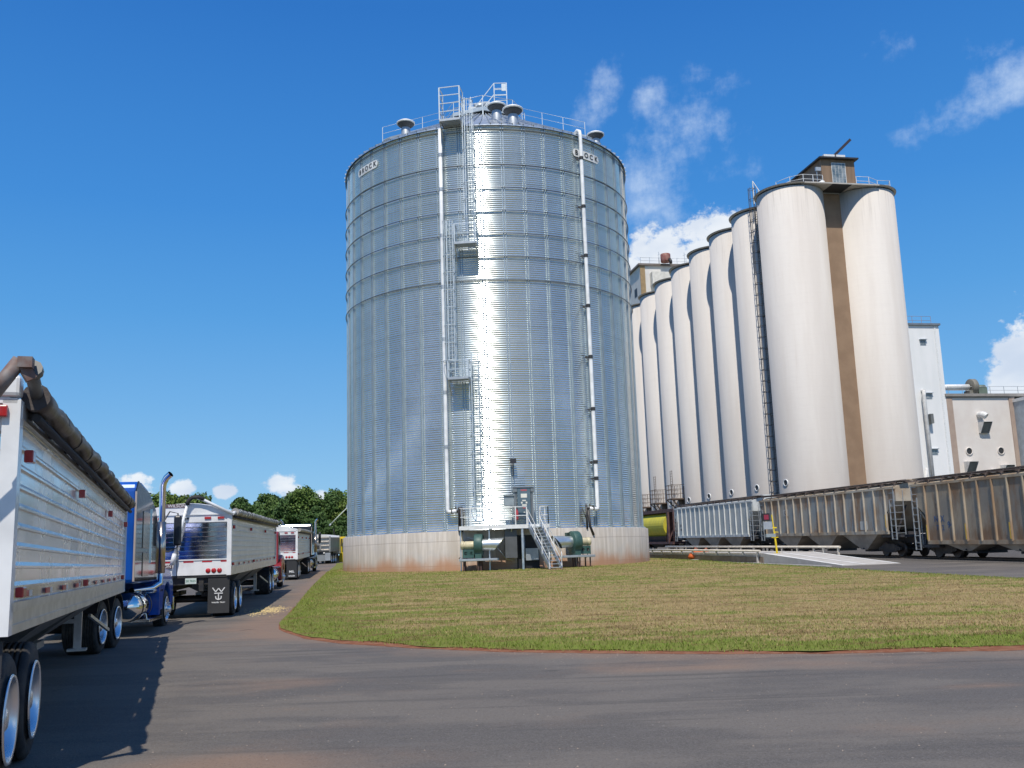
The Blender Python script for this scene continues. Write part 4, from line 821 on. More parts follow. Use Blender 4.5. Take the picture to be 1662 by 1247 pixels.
def rail_car(s0,L,zs,zt,m,label,nr,round_=False,hoppers=3,ribm=None,inset=1.15,cut=None,letters=()):
    p=TP(s0); root=empty('hopper_car',(p.x,p.y,G(p.y)+.12),heading=TH,pitch=.0175,label=label,cat='rail car',group='covered hopper cars standing on the siding')
    W=1.55; zs-=.0; cz=zt-.75; zd=zt-1.6
    ribm=ribm or m
    for sx in (-1,1):
        x=sx*W; mb=MB(); mid=zs+(zt-zs)*.42
        outl_=[(inset,zs),(L-inset,zs),(L-inset,mid),(0.02,zt-.8),(0.02,zt)]
        outl_=[(inset,zs),(L-inset,zs),(L-inset,mid),(L-.02,zt-.85),(L-.02,zt),(.02,zt),(.02,zt-.85),(inset,mid)]
        mb.prism(outl_,'x',x-.03,x+.03); mb.build('side_sheet',m,root)
        mb=MB(); mb.box(x-.09,x+.07,0,L,zt-.1,zt+.04); mb.box(x-.08,x+.06,inset-.1,L-inset+.1,zs-.16,zs+.06)
        mb.build('side_chord',ribm,root)
        for i in range(nr):
            y=inset+(L-2*inset)*i/(nr-1); mb=MB(); z0_=zs if 1 else mid; 
            mb.hexa([(x,y-.055,z0_),(x+sx*.13,y-.035,z0_),(x+sx*.13,y+.035,z0_),(x,y+.055,z0_)],[(x,y-.055,zt-.1),(x+sx*.13,y-.035,zt-.1),(x+sx*.13,y+.035,zt-.1),(x,y+.055,zt-.1)]); mb.build('side_post',ribm,root)
    # end slope sheets, roof, sills
    for e in (0,1):
        def Y(v): return v if e==0 else L-v
        mb=MB(); mb.add([(-W,Y(.05),zt-.85),(W,Y(.05),zt-.85),(W,Y(2.3),zs+.1),(-W,Y(2.3),zs+.1),(-W,Y(.12),zt-.85),(W,Y(.12),zt-.85),(W,Y(2.4),zs+.1),(-W,Y(2.4),zs+.1)],[(0,1,2,3),(4,7,6,5),(0,3,7,4),(1,5,6,2)]); mb.box(-W,W,min(Y(.02),Y(.08)),max(Y(.02),Y(.08)),zt-.86,zt); mb.build('end_sheet',ribm,root)
        mb=MB(); a_,b2=sorted((Y(-.05),Y(2.2))); mb.box(-1.45,1.45,a_,b2,zs-.35,zs-.2); mb.box(-.35,.35,a_,b2,zs-.75,zs-.35); 
        for sx in (-1,1): mb.bar((sx*1.3,Y(.6),zs-.2),(sx*.6,Y(.4),zt-.9),.1); 
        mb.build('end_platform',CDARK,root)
        for sx in (-1,1):
            mb=MB(); x=sx*(W+.06)
            for y in (.12,.62): mb.bar((x,Y(y),zs-.5),(x,Y(y),zt+.02 if y<.3 else zt-.75),.06)
            n=int((zt-zs)/.4)
            for i in range(n+2): 
                z=zs-.45+i*.4
                if z<zt-.1: mb.bar((x,Y(.12),z),(x,Y(.62),z),.03)
            for y in (.12,): 
                for i in range(n+1): 
                    z=zs-.1+i*.42
                    if z<zt-.3: mb.bar((x,Y(y),z),(x-sx*.55,Y(y-.1),z),.03)
                mb.bar((x-sx*.55,Y(.02),zs-.4),(x-sx*.55,Y(.02),zt-.2),.05)
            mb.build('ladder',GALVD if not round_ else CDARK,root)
        mb=MB(); mb.box(-.12,.12,min(Y(-.05),Y(-.75)),max(Y(-.05),Y(-.75)),.62,.88); mb.box(-.2,.2,min(Y(-.55),Y(-.85)),max(Y(-.55),Y(-.85)),.58,.95); mb.tube([(.3,Y(0),.7),(.35,Y(-.3),.45),(.2,Y(-.6),.5)],.04,6); mb.build('coupler',mat('bogie_iron'),root)
        bg=inst(BGM,'bogie',root,(0,Y(2.0),0))
        for sx in (-1,1):
            for y in (-.88,.88): inst(WHM,'wheel',bg,(sx*.78,y,.46),(0,0,0 if sx<0 else PI))
    mb=MB(); mb.prism([(-W,zt),(W,zt),(W*.6,zt+.22),(0,zt+.3),(-W*.6,zt+.22)],'y',.02,L-.02); mb.build('roof',ribm,root)
    mb=MB()
    for x in (-.95,.95): mb.box(x-.3,x+.3,-.25,L+.25,zt+.36,zt+.41)
    for y in lin(.3,L-.3,14): mb.bar((-1.25,y,zt+.33),(1.25,y,zt+.33),.06); mb.bar((-1.25,y,zt+.33),(-1.5,y,zt),.05); mb.bar((1.25,y,zt+.33),(1.5,y,zt),.05)
    mb.tube([(-1.45,.2,zt+.28),(-1.45,L-.2,zt+.28)],.025,5)
    mb.build('running_board',mat('running_board_steel',(.11,.085,.075),.8),root)
    mb=MB(); mb.box(-.38,.38,.6,L-.6,zt+.42,zt+.5); mb.build('hatch_trough',ribm,root)
    hw=(L-4.4)/hoppers
    for h in range(hoppers):
        y0,y1=2.2+h*hw,2.2+(h+1)*hw; ym=(y0+y1)/2; mb=MB()
        mb.hexa([(-1.2,ym-.35,.42),(1.2,ym-.35,.42),(1.2,ym+.35,.42),(-1.2,ym+.35,.42)],[(-W+.04,y0+.03,zs+.02),(W-.04,y0+.03,zs+.02),(W-.04,y1-.03,zs+.02),(-W+.04,y1-.03,zs+.02)]); hp_=mb.build('discharge_hopper',HOPB,root)
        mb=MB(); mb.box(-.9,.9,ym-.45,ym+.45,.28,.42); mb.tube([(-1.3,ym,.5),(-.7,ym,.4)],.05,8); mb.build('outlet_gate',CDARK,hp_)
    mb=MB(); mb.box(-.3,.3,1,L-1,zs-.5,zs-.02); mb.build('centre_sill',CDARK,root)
    for txt,y,z,sz,mm in letters: text_mesh(txt,sz,mm,root,(-W-.04,y,z),(PI/2,0,-PI/2),.003,.006)
    return root
TXB=mat('stencil_blue',(.05,.10,.22),.7); TXK=mat('stencil_black',(.04,.04,.045),.7)
c3=rail_car(-17.7,17.7,.95,4.25,CM3,'brown stained covered hopper car nearest the camera at the right edge',13,letters=(('NEX',15.6-.55,2.2,.5,TXB),('77 2',15.6-.6,1.7,.42,TXB),('94',14.05,1.85,.5,TXB)),inset=1.5,ribm=mat('tan_rib',(.42,.36,.27),.7,0,(.30,.20,.12),.8,stretch=(1,1,.5)))
for y in (1.5,):
    pass
c2=rail_car(1.75,20.4,1.55,4.25,CM2,'rust stained grey covered hopper car in the middle of the train',15,ribm=mat('grey_tan_rib',(.46,.42,.35),.7,0,(.36,.27,.18),.8),letters=(('60',4.0,1.95,.36,TXK),))
c1=rail_car(23.6,20.2,1.55,4.35,CM1,'pale grey covered hopper car between the rusty cars and the yellow one',15,letters=(('CTCX',18.2,2.6,.3,TXK),('486502',18.1,2.2,.26,TXK)),ribm=mat('rib_white',(.62,.64,.63),.6))
# yellow patches on posts of the brown and grey cars
for car,ys in ((c3,(16.2,12.55,8.9)),(c2,(1.15,))):
    for y in ys:
        mb=MB(); mb.box(-1.55-.145,-1.55-.128,y-.04,y+.04,1.05 if car is c3 else 1.8,1.9 if car is c3 else 2.6); mb.build('safety_stripe',mat('faded_yellow',(.55,.36,.06),.7),car)
mb=MB(); mb.box(-1.6,-1.585,3.55,4.45,1.7,2.25); mb.build('stencil_panel',mat('panel_pale',(.5,.5,.48),.7),c2)
mb=MB(); mb.box(-1.6,-1.585,15.2,16.0,2.9,3.4); mb.build('stencil_panel',mat('panel_pale'),c2); text_mesh('Q',.4,TXK,c2,(-1.605,15.6,3.15),(PI/2,0,-PI/2),.003,.006)
# yellow and maroon curved side car, mostly hidden behind the bin
p=TP(45.2); r4=empty('hopper_car',(p.x,p.y,G(p.y)+.12),heading=TH,pitch=.0175,label='maroon framed hopper car with bright yellow curved side at the edge of the steel bin',cat='rail car',group='covered hopper cars standing on the siding')
MAR=mat('maroon_steel',(.08,.035,.035),.7,0,(.13,.07,.06),3); Yl=mat('yellow_car_paint',(.66,.57,.03),.6,0,(.52,.46,.05),1.5,stretch=(1,3,.5))
prof=[(math.sin(t)*1.55,2.75-math.cos(t)*1.45) for t in lin(R(25),R(155),13)]
mb=MB(); ol=prof+[(-x,z) for x,z in reversed(prof)]; mb.prism(ol,'y',2.6,15); mb.build('curved_body',Yl,r4)
mb=MB(); mb.box(-1.25,1.25,.0,15.5,4.1,4.45); mb.box(-1.58,-1.4,.9,1.3,.8,4.1); mb.box(1.4,1.58,.9,1.3,.8,4.1); mb.add([(-1.5,1.2,4.1),(1.5,1.2,4.1),(1.3,2.6,1.1),(-1.3,2.6,1.1)],[(0,1,2,3)]); mb.box(-1.5,1.5,-.1,15.5,.75,1.0); mb.box(-1.3,-1.1,-.05,.1,.8,4.1); mb.box(1.1,1.3,-.05,.1,.8,4.1)
for z in lin(1.2,3.9,8): mb.bar((-1.3,0,z),(-.8,0,z),.03)
mb.bar((-1.5,1.1,1),(-.3,.9,3.9),.12); mb.build('end_frame',MAR,r4)
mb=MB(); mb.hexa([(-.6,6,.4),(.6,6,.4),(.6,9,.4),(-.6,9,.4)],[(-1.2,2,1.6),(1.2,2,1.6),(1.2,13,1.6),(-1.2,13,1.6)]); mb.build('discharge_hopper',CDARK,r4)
for y in (1.6,14):
    bg=inst(BGM,'bogie',r4,(0,y,0))
    for sx in (-1,1):
        for yy in (-.88,.88): inst(WHM,'wheel',bg,(sx*.78,yy,.46),(0,0,0 if sx<0 else PI))
# ================================================================ TRUCK SCALE
SC=empty('truck_scale',(15.2,61.5,G(61.5)),heading=R(-12.5),pitch=.0175,label='long raised truck scale with concrete approach ramp and white guide rails',cat='scale')
CW=mat('pale_concrete',(.42,.39,.35),.85,0,(.50,.47,.43),1.5)
mb=MB(); mb.box(0,3.5,0,26,.38,.60); mb.build('deck',CW,SC)
mb=MB(); mb.box(-.02,.16,0,26,-.02,.36); mb.box(3.34,3.52,0,26,-.02,.36)
mb.build('girder',mat('tan_girder',(.30,.23,.16),.7,0,(.22,.16,.11),2),SC)
mb=MB(); mb.add([(0,0,-.05),(3.5,0,-.05),(3.5,-9,-.02),(0,-9,-.02),(0,0,.58),(3.5,0,.58),(3.5,-9,.03),(0,-9,.03)],[(0,1,2,3),(4,7,6,5),(0,4,5,1),(0,3,7,4),(1,5,6,2),(2,6,7,3)]); mb.build('approach_ramp',CW,SC)
mb=MB()
for x0,x1 in ((.02,.28),(3.2,3.46),(1.3,1.5)): mb.add([(x0,0,.592),(x1,0,.592),(x1,-9,.042),(x0,-9,.042)],[(0,1,2,3)])
mb.build('ramp_line',mat('line_white',(.75,.74,.70),.7),SC,fix=False)
RW=mat('cream_rail',(.66,.60,.50),.5,0,(.55,.49,.41),3)
for x,y0 in ((-.12,0.2),(3.62,-2.8)):
    zr=.74 if x<0 else .88
    mb=MB(); mb.tube([(x,y0,zr),(x,26,zr)],.075,10)
    for y in lin(max(y0,0)+.3,25.5,13): mb.bar((x,y,.5),(x,y,zr),.1); mb.bar((x,y,.5),(x+.15*(1 if x<0 else -1),y,.5),.12)
    if y0<0:
        for y in (-2.6,-.9): mb.bar((x,y,.3),(x,y,zr),.1)
    mb.build('guide_rail',RW,SC)
mb=MB(); mb.box(-.5,.2,.3,.9,-.08,.02); mb.bar((-.1,.6,0),(-.1,.6,.6),.12); mb.box(-.6,4,10,10.5,-.1,.1); mb.box(-.6,4,20,20.5,-.1,.1)
mb.box(-.9,-.6,-9,26,-.06,.035); mb.build('footing',CW,SC)
sg=empty('scale_signal',(16.1,61.6,G(61.6)+.4),heading=R(-6),label='yellow post carrying a red signal lamp and grey box beside the truck scale',cat='signal post')
mb=MB(); mb.bar((0,0,0),(-.1,0,1.75),.11); mb.box(-.3,.2,-.2,.2,.0,.06)
for x in (-.25,-.12,.02,.15): mb.bar((x,-.1,0),(x,-.1,.28),.035)
mb.bar((-.35,-.05,1.35),(.15,-.05,1.35),.06); mb.bar((-.1,0,1.7),(-.2,0,3.0),.07); mb.bar((-.4,0,2.05),(.1,0,2.05),.09); mb.bar((-.15,0,1.75),(.2,0,1.72),.05); mb.build('post',YEL,sg)
mb=MB(); mb.box(-.95,-.4,-.15,.12,2.55,3.1); mb.build('lamp_housing',mat('black_metal'),sg)
mb=MB(); mb.box(-.85,-.5,-.17,-.152,2.65,3.0); mb.build('signal_lens',mat('dark_red_lens',(.28,.03,.06),.3),sg)
mb=MB(); mb.box(-.9,-.25,-.12,.1,1.95,2.5); mb.build('junction_box',GALVD,sg)
mb=MB(); mb.box(-.75,-.05,-.1,.15,1.38,1.62); mb.build('card_reader',mat('box_grey'),sg)
og=empty('orange_bag',(13.3,72.5,G(72.5)+.07),label='slumped orange mesh bag lying on the grass behind the bin wall',cat='bag')
mb=MB(); rr=random.Random(2); n=16
for i,(rad,z) in enumerate(((.0,.0),(.62,.02),(.7,.2),(.6,.42),(.35,.6),(.05,.62))):
    for j in range(n): t=2*PI*j/n; q=rad*(1+rr.uniform(-.12,.12)); mb.v.append((q*math.cos(t)*1.25,q*math.sin(t)*.7,z+rr.uniform(-.03,.05)))
for i in range(5):
    for j in range(n): a=i*n+j; b2=i*n+(j+1)%n; mb.f.append((a,b2,b2+n,a+n)); mb.sm.append(True)
mb.build('bag_body',mat('orange_fabric',(.75,.16,.04),.8,0,(.6,.12,.03),6),og); mb=MB(); mb.tube([(-.6,0,.4),(-.3,0,.85),(0,0,.6)],.02,5); mb.tube([(.2,0,.6),(.5,0,.8),(.8,0,.2)],.02,5); mb.build('drawstring',MATS['orange_fabric'],og)
# ================================================================ TRUCKS
def wheel_meshes(r=.5,w=.28,dual=False):
    mb=MB(); wd=w if not dual else .62
    pr=[(r*.63,0),(r*.67,.02),(r*.9,.0),(r*.985,.03),(r,.06)]
    x=.07
    while x<wd-.06: pr+=[(r,x),(r-.012,x+.004),(r-.012,x+.014),(r,x+.018)]; x+=.045
    pr+=[(r,wd-.06),(r*.985,wd-.03),(r*.9,wd),(r*.67,wd-.02),(r*.63,wd)]
    mb.lathe(pr,40,axis='x'); ty=mb.mesh('wheel',TYRE)
    mb=MB(); mb.lathe([(r*.67,-.015),(r*.65,-.03),(r*.61,-.02),(r*.57,.03)]+([(r*.53,.15),(r*.40,.185),(r*.3,.17),(r*.27,.12),(r*.23,.10),(r*.21,.03),(r*.13,.0),(0,-.005)] if dual else [(r*.44,.04),(r*.36,.0),(r*.28,-.035),(r*.2,-.05),(r*.18,-.12),(0,-.13)]),36,axis='x')
    for k in range(10):
        t=2*PI*k/10; c,q=r*.33*math.cos(t),r*.33*math.sin(t); x0=.14 if dual else -.04; mb.tube([(x0-.05,c,q),(x0,c,q)],.018,6)
    rm=mb.mesh('rim',RIM); 
    mb=MB()
    for k in range(10):
        t=2*PI*(k+.5)/10; c,q=r*.46*math.cos(t),r*.46*math.sin(t); x0=.16 if dual else .03; mb.lathe([(0,0),(.028,0),(.03,.02)],10,axis='x',o=(x0-.012,c,q))
    hm=mb.mesh('hand_hole',DARK); return ty,rm,hm
WD=wheel_meshes(dual=True); WS=wheel_meshes()
def add_wheel(root,x,y,kind,z=.5):
    sx=1 if x>0 else -1     # outer face looks outwards
    w_=inst(kind[0],'wheel',root,(x,y,z),(0,0,PI if sx>0 else 0)); r_=inst(kind[1],'rim',w_); inst(kind[2],'hand_hole',r_); return w_
WT=mat('white_truck_paint',(.78,.78,.77),.3,0,coat=.4)
MUD=mat('mudflap_rubber',(.03,.031,.033),.7)
def hopper_trailer(x,y,th,L,zs,zt,pitch,label,tarp,side,wheels=(.85,2.1),detail=2,rear='white',post_col=None,mask_w=1.3,flap='emblem',group='grain trailers queuing along the road'):
    n=Vector((math.cos(th),-math.sin(th),0)); c=Vector((x,y,0))-n*1.3
    root=empty('grain_trailer',(c.x,c.y,G(c.y)+.0),heading=th,pitch=pitch,label=label,cat='trailer',group=group)
    H=zt-zs; W=1.3
    for sx in (-1,1):
        mb=MB(); xs=sx*W; pr=[]; z=zs+.24; ztop_=zt-.12; n_=int(round((ztop_-z)/.16)); ph_=(ztop_-z)/n_
        for i in range(n_): q=z+i*ph_; pr+=[(xs-sx*.024,q),(xs-sx*.024,q+ph_-.055),(xs,q+ph_-.05),(xs,q+ph_-.032),(xs-sx*.022,q+ph_-.003)]
        pr=pr+[(xs-sx*.02,ztop_),(xs-sx*.06,ztop_),(xs-sx*.06,z)]
        mb.prism([(a,b_) for a,b_ in pr],'y',.1,L-.02)
        mb.build('side_panel',side,root)
        mb=MB(); mb.box(xs-.05,xs+.02,0.02,L,zs,zs+.07); mb.box(xs-.05,xs+.008,.02,L,zs+.07,zs+.17); mb.box(xs-.05,xs+.025,.02,L,zs+.17,zs+.24); mb.build('bottom_rail',mat('rail_aluminium',(.62,.62,.62),.38,.75,(.5,.5,.5),4),root)
        mb=MB(); mb.box(xs-.07,xs+.03,.02,L,zt-.12,zt); mb.build('top_rail',MATS['rail_aluminium'],root)
        mb=MB(); mb.box(xs-.1,xs+.025,-.06,.1,zs-.0,zt+.02); mb.box(xs-.1,xs+.025,L-.02,L+.1,zs,zt+.02); mb.build('corner_post',WT,root)
        # marker lamps and tape
        mb=MB(); 
        for k in ([.45,L*.33,L*.66,L-.6]): mb.box(min(xs,xs+sx*.07),max(xs,xs+sx*.07),k-.07,k+.07,zt-.42,zt-.32)
        for k in ([.4,L*.4,L-.9]): mb.box(min(xs,xs+sx*.06),max(xs,xs+sx*.06),k-.09,k+.09,zs+.27,zs+.35)
        mb.build('marker_lamp',RED,root,bevel=.01 if detail>1 else 0)
        mb=MB(); mb2=MB(); k=.75
        while k<L-1.6: mb.box(xs-.005,xs+.004 if sx>0 else xs+.005,k,k+.28,zs+.265,zs+.315) if sx>0 else mb.box(xs-.004,xs+.005,k,k+.28,zs+.265,zs+.315); (mb2.box(xs-.005,xs+.004,k+.28,k+.46,zs+.265,zs+.315)); k+=1.35
        mb.build('red_tape',REDT,root); mb2.build('white_tape',WT,root)
    # rear wall
    mb=MB(); n_=int((H-.75)/.115); pr=[]; z=zs+.46; ph_=(zt-.22-z)/n_
    for i in range(n_): q=z+i*ph_; pr+=[(.02,q),(.02,q+ph_-.038),(-.0,q+ph_-.034),(-.0,q+ph_-.022),(.018,q+ph_-.002)]
    pr=[(a,b_) for a,b_ in pr]+[(.02,zt-.22),(.06,zt-.22),(.06,z)]
    mb.prism(pr,'x',-W+.1,W-.1); mb.build('rear_panel',REAR,root)
    mb=MB(); mb.box(-W+.1,W-.1,-.02,.06,zs+.02,zs+.46); mb.box(-W+.1,W-.1,-.03,.06,zt-.22,zt+.0); mb.box(-W+.1,W-.1,-.04,-.02,zs+.44,zs+.475)
    mb.build('rear_frame',WT,root)
    mb=MB(); pr=[(W*math.sin(t)/math.sin(1.0),zt+.0+.33*(math.cos(t)-math.cos(1.0))/(1-math.cos(1.0))) for t in lin(-1.,1.,15)]
    mb.prism([(a,b_) for a,b_ in pr],'y',-.05,.06); mb.box(-W,W,-.06,-.03,zt-.01,zt+.03); mb.build('end_cap',WT,root)
    mb=MB(); mb.box(-W+.1,W-.1,.0,.08,zs-.05,zs+.02); mb.box(-1.1,1.1,.1,.3,zs-.25,zs-.02); mb.build('rear_beam',DARK,root)
    for sx in (-1,1):
        for k in (.30,.46,.62): mb=MB(); mb.lathe([(0,-.05),(.05,-.045),(.07,-.03),(.072,-.018)],18,axis='y',o=(sx*(W-k),-.0,zs+.14)); mb.build('tail_lamp',RED,root)
        for k in (.18,.55): mb=MB(); mb.box(sx*(W-.1-k)-.09,sx*(W-.1-k)+.09,-.06,-.03,zt-.13,zt-.07); mb.build('upper_lamp',RED,root)
    mb=MB()
    for k in range(5): 
        xx=-W+.25+k*.52; mb.box(xx,xx+.28,-.026,-.021,zs+.385,zs+.43)
    mb.build('red_tape',REDT,root)
    mb=MB(); mb.box(-.12,-.06,-.06,-.02,zt-.13,zt-.08); mb.box(-.03,.03,-.06,-.02,zt-.13,zt-.08); mb.box(.06,.12,-.06,-.02,zt-.13,zt-.08); mb.box(-.7,-.65,-.07,-.02,zs+.08,zs+.25); mb.build('rear_fitting',DARK,root)
    PLT=mat('name_plate',(.14,.09,.10),.5); PW=mat('plate_white_lettering',(.6,.58,.58),.5)
    for z,xx in ((zs+.29,-.62),(zt+.26,-.25)):
        mb=MB(); mb.box(xx-.3,xx+.3,-.062,-.021,z-.055,z+.055); pl=mb.build('maker_plate',PLT,root); text_mesh('WILSON',.12,PW,pl,(xx+.03,-.065,z),(PI/2,0,0),.001,.002,xs=1.1)
    mb=MB(); mb.box(.05,.36,-.02,.0,zs-.22,zs-.06); lp_=mb.build('licence_plate',mat('plate_pale',(.6,.68,.64),.5),root); text_mesh('20 7625',.085,mat('plate_green',(.05,.2,.12),.5),lp_,(.205,-.022,zs-.14),(PI/2,0,0),.001,.001)
    # mud flaps
    for sx in (-1,1):
        mb=MB(); mb.box(sx*(W-.32)-.3,sx*(W-.32)+.3,.02,.04,.15,zs-.04); f_=mb.build('mudflap',MUD,root)
        cx_,cz_=sx*(W-.32),.6
        if flap=='emblem':
            mb=MB(); w_=.028
            for p,q in (((-.17,.27),(-.08,.15)),((-.08,.15),(0,.25)),((0,.25),(.08,.15)),((.08,.15),(.17,.27)),((-.12,.11),(.12,.11)),((0,.11),(0,-.05)),((-.08,.03),(-.07,-.04)),((-.07,-.04),(0,-.07)),((0,-.07),(.07,-.04)),((.07,-.04),(.08,.03))):
                mb.bar((cx_+p[0],.012,cz_+p[1]),(cx_+q[0],.012,cz_+q[1]),w_,.012,up=(0,1,0))
            mb.build('flap_emblem',WT,f_,fix=True)
            text_mesh('WALKER  TRULY',.05,WT,f_,(cx_,.015,cz_-.15),(PI/2,0,0),.001,.002)
        else: text_mesh('MEL',.17,WT,f_,(cx_,.015,cz_-.1),(PI/2,0,0),.001,.004); text_mesh('HAULER',.1,WT,f_,(cx_,.015,cz_-.35),(PI/2,0,0),.001,.003)
    # running gear
    for yw in wheels:
        for sx in (-1,1): add_wheel(root,sx*W*.995,yw,WD)
        mb=MB(); mb.tube([(-1.1,yw,.5),(1.1,yw,.5)],.08,10); mb.box(-.55,-.4,yw-.5,yw+.5,.6,.72); mb.box(.4,.55,yw-.5,yw+.5,.6,.72); mb.build('axle',DARK,root)
    mb=MB(); mb.box(-.55,-.42,.05,4.2,.78,zs+.02); mb.box(.42,.55,.05,4.2,.78,zs+.02); mb.box(-.55,-.4,L-3.6,L-.3,zs-.22,zs+.02); mb.box(.4,.55,L-3.6,L-.3,zs-.22,zs+.02); mb.build('chassis_frame',DARK,root)
    ya,yb=3.3,L-3.7; ym=(ya+yb)/2
    for a,b_ in ((ya,ym),(ym,yb)):
        c_=(a+b_)/2; mb=MB(); mb.hexa([(-.35,c_-.3,.55),(.35,c_-.3,.55),(.35,c_+.3,.55),(-.35,c_+.3,.55)],[(-W+.05,a+.02,zs+.02),(W-.05,a+.02,zs+.02),(W-.05,b_-.02,zs+.02),(-W+.05,b_-.02,zs+.02)]); mb.box(-.45,.45,c_-.4,c_+.4,.45,.55); mb.build('hopper',mat('hopper_aluminium',(.30,.29,.28),.5,.5,(.2,.19,.18),1.5),root)
    mb=MB()
    for sx in (-1,1): mb.bar((sx*.8,L-3.7,zs),(sx*.8,L-3.7,.28),.12); mb.box(sx*.8-.15,sx*.8+.15,L-3.85,L-3.55,.25,.29)
    mb.bar((-.8,L-3.7,.75),(.8,L-3.7,.75),.07); mb.bar((W-.3,L-4.0,.85),(W-.05,L-3.2,.55),.05); mb.build('landing_gear',mat('rail_aluminium'),root)
    mb=MB(); mb.box(-W,W,L-.02,L+.08,zs,zt+.0); mb.build('front_wall',side,root)
    # tarp: sheet over the bows plus the roll on the right edge
    mb=MB(); ys=lin(.1,L,int(L/.33)); nt=11
    for i,yy in enumerate(ys):
        sag=.03*math.sin(i*2*PI/4)+(.02*rnd.random())
        for j in range(nt):
            t=-1.+2.*j/(nt-1); mb.v.append((W*.99*math.sin(t)/math.sin(1),yy,zt+.03+(.28+sag)*(math.cos(t)-math.cos(1))/(1-math.cos(1))))
    for i in range(len(ys)-1):
        for j in range(nt-1): a=i*nt+j; mb.f.append((a,a+1,a+nt+1,a+nt)); mb.sm.append(True)
    mb.build('tarp_sheet',tarp[0],root,fix=False)
    mb=MB(); pts=[];rs=[];y_=.12;i=0
    while y_<L+.05:
        k=i%6; pts.append((W+.10+.012*math.sin(i*.9),y_,zt+.06-.02*math.sin(i*PI/3)+.012*rnd.random())); rs.append(.088+.02*(k==0)+.012*math.sin(i*PI/3)+.006*rnd.random()); y_+=.2; i+=1
    mb.tube(pts,rs,12); tr_=mb.build('tarp_roll',tarp[1],root)
    mb=MB(); k=.3
    while k<L: mb.tube([(W+.09,k-.015,zt+.06),(W+.09,k+.015,zt+.06)],.115,12); mb.bar((W+.03,k,zt-.08),(W+.14,k,zt+.02),.05); k+=1.22
    mb.tube([(W+.10,.2,zt-.085),(W+.10,L-.2,zt-.085)],.035,8)
    mb.build('tarp_strap',mat('tarp_strap_dark',(.035,.033,.035),.7),tr_)
    return root
TB=mat('brown_vinyl_tarp',(.045,.038,.036),.45,0,(.085,.068,.058),3,bump=.5,bscale=9); TG=mat('silver_vinyl_tarp',(.22,.21,.19),.5,0,(.38,.36,.32),5,bump=.5,bscale=9); TWH=mat('white_vinyl_tarp',(.68,.68,.66),.55,0,(.6,.6,.58),2)
t1=hopper_trailer(-3.81,7.43,-.322,14.3,1.14,2.89,0,'shaded ribbed aluminium grain trailer with brown roll tarp, nearest at the left edge',(TWH,TB),SIDE,wheels=(.35,1.6))
t2=hopper_trailer(-8.34,28.8,-.158,15.6,1.22,2.97,.017,'grain trailer with mirror finish rear wall and white end cap ahead of the blue tractor',(TWH,TG),SIDED,wheels=(1.2,2.45))
t3=hopper_trailer(-13.0,58.5,-.155,13.4,1.2,2.86,.018,'distant grain trailer with chrome rear behind the red tractor',(TWH,TG),SIDED,wheels=(1.0,2.25),flap='text')
mb=MB(); mb.box(.6,1.32,-.09,.08,2.93,3.1); mb.build('rear_cap',WT,t1,bevel=.03)
mb=MB(); mb.box(1.0,1.24,-.1,-.06,2.77,2.86); mb.build('upper_lamp',RED,t1,bevel=.01)
mb=MB(); mb.tube([(1.16,-.09,3.01),(1.16,-.105,3.01)],.018,8); mb.build('cap_bolt',DARK,t1)
# crank arms of the roll tarps (bent pipe from the right end of the roll)
mb=MB(); W=1.3; zt=2.97
mb.tube([(W+.05,-.12,zt+.0),(W-.85,-.16,zt+.46),(W-1.0,-.17,zt+.5)],.045,10); mb.tube([(W-1.2,-.17,zt+.36),(W-1.55,-.18,zt-1.2)],.04,10); mb.tube([(W-1.53,-.18,zt-1.1),(W-1.6,-.18,zt-1.42)],.065,8); mb.tube([(W+.05,-.12,zt),(W+.1,.1,zt+.05)],.05,8); mb.build('tarp_crank',WT,t2)
mb=MB(); mb.tube([(W-.75,-.155,zt+.43),(W-.9,-.17,zt+.5),(W-1.08,-.17,zt+.5),(W-1.18,-.17,zt+.4),(W-1.22,-.17,zt+.28)],.06,12); mb.build('crank_elbow',BLACK,t2)
zt=2.98; mb=MB(); OXB=mat('oxide_brown',(.16,.09,.07),.6,0,(.22,.2,.19),6)
mb.tube([(W+.10,.3,zt-.03),(W+.12,-.35,zt+.11)],.05,10); mb.tube([(W+.14,-.28,zt+.1),(W+.14,-.36,zt+.12)],.065,10); mb.build('roll_shaft',mat('grey_shaft',(.18,.18,.17),.5,.3),t1)
mb=MB(); mb.bar((W+.14,-.42,zt+.02),(W+.06,-.44,zt+.16),.075); mb.tube([(W+.06,-.44,zt+.16),(W-.12,-.45,zt-.12)],.055,10); mb.tube([(W-.1,-.45,zt-.1),(W-.6,-.46,zt-.62)],.035,8); mb.box(W+.05,W+.15,-.5,-.38,zt+.1,zt+.18); mb.build('tarp_crank',OXB,t1)
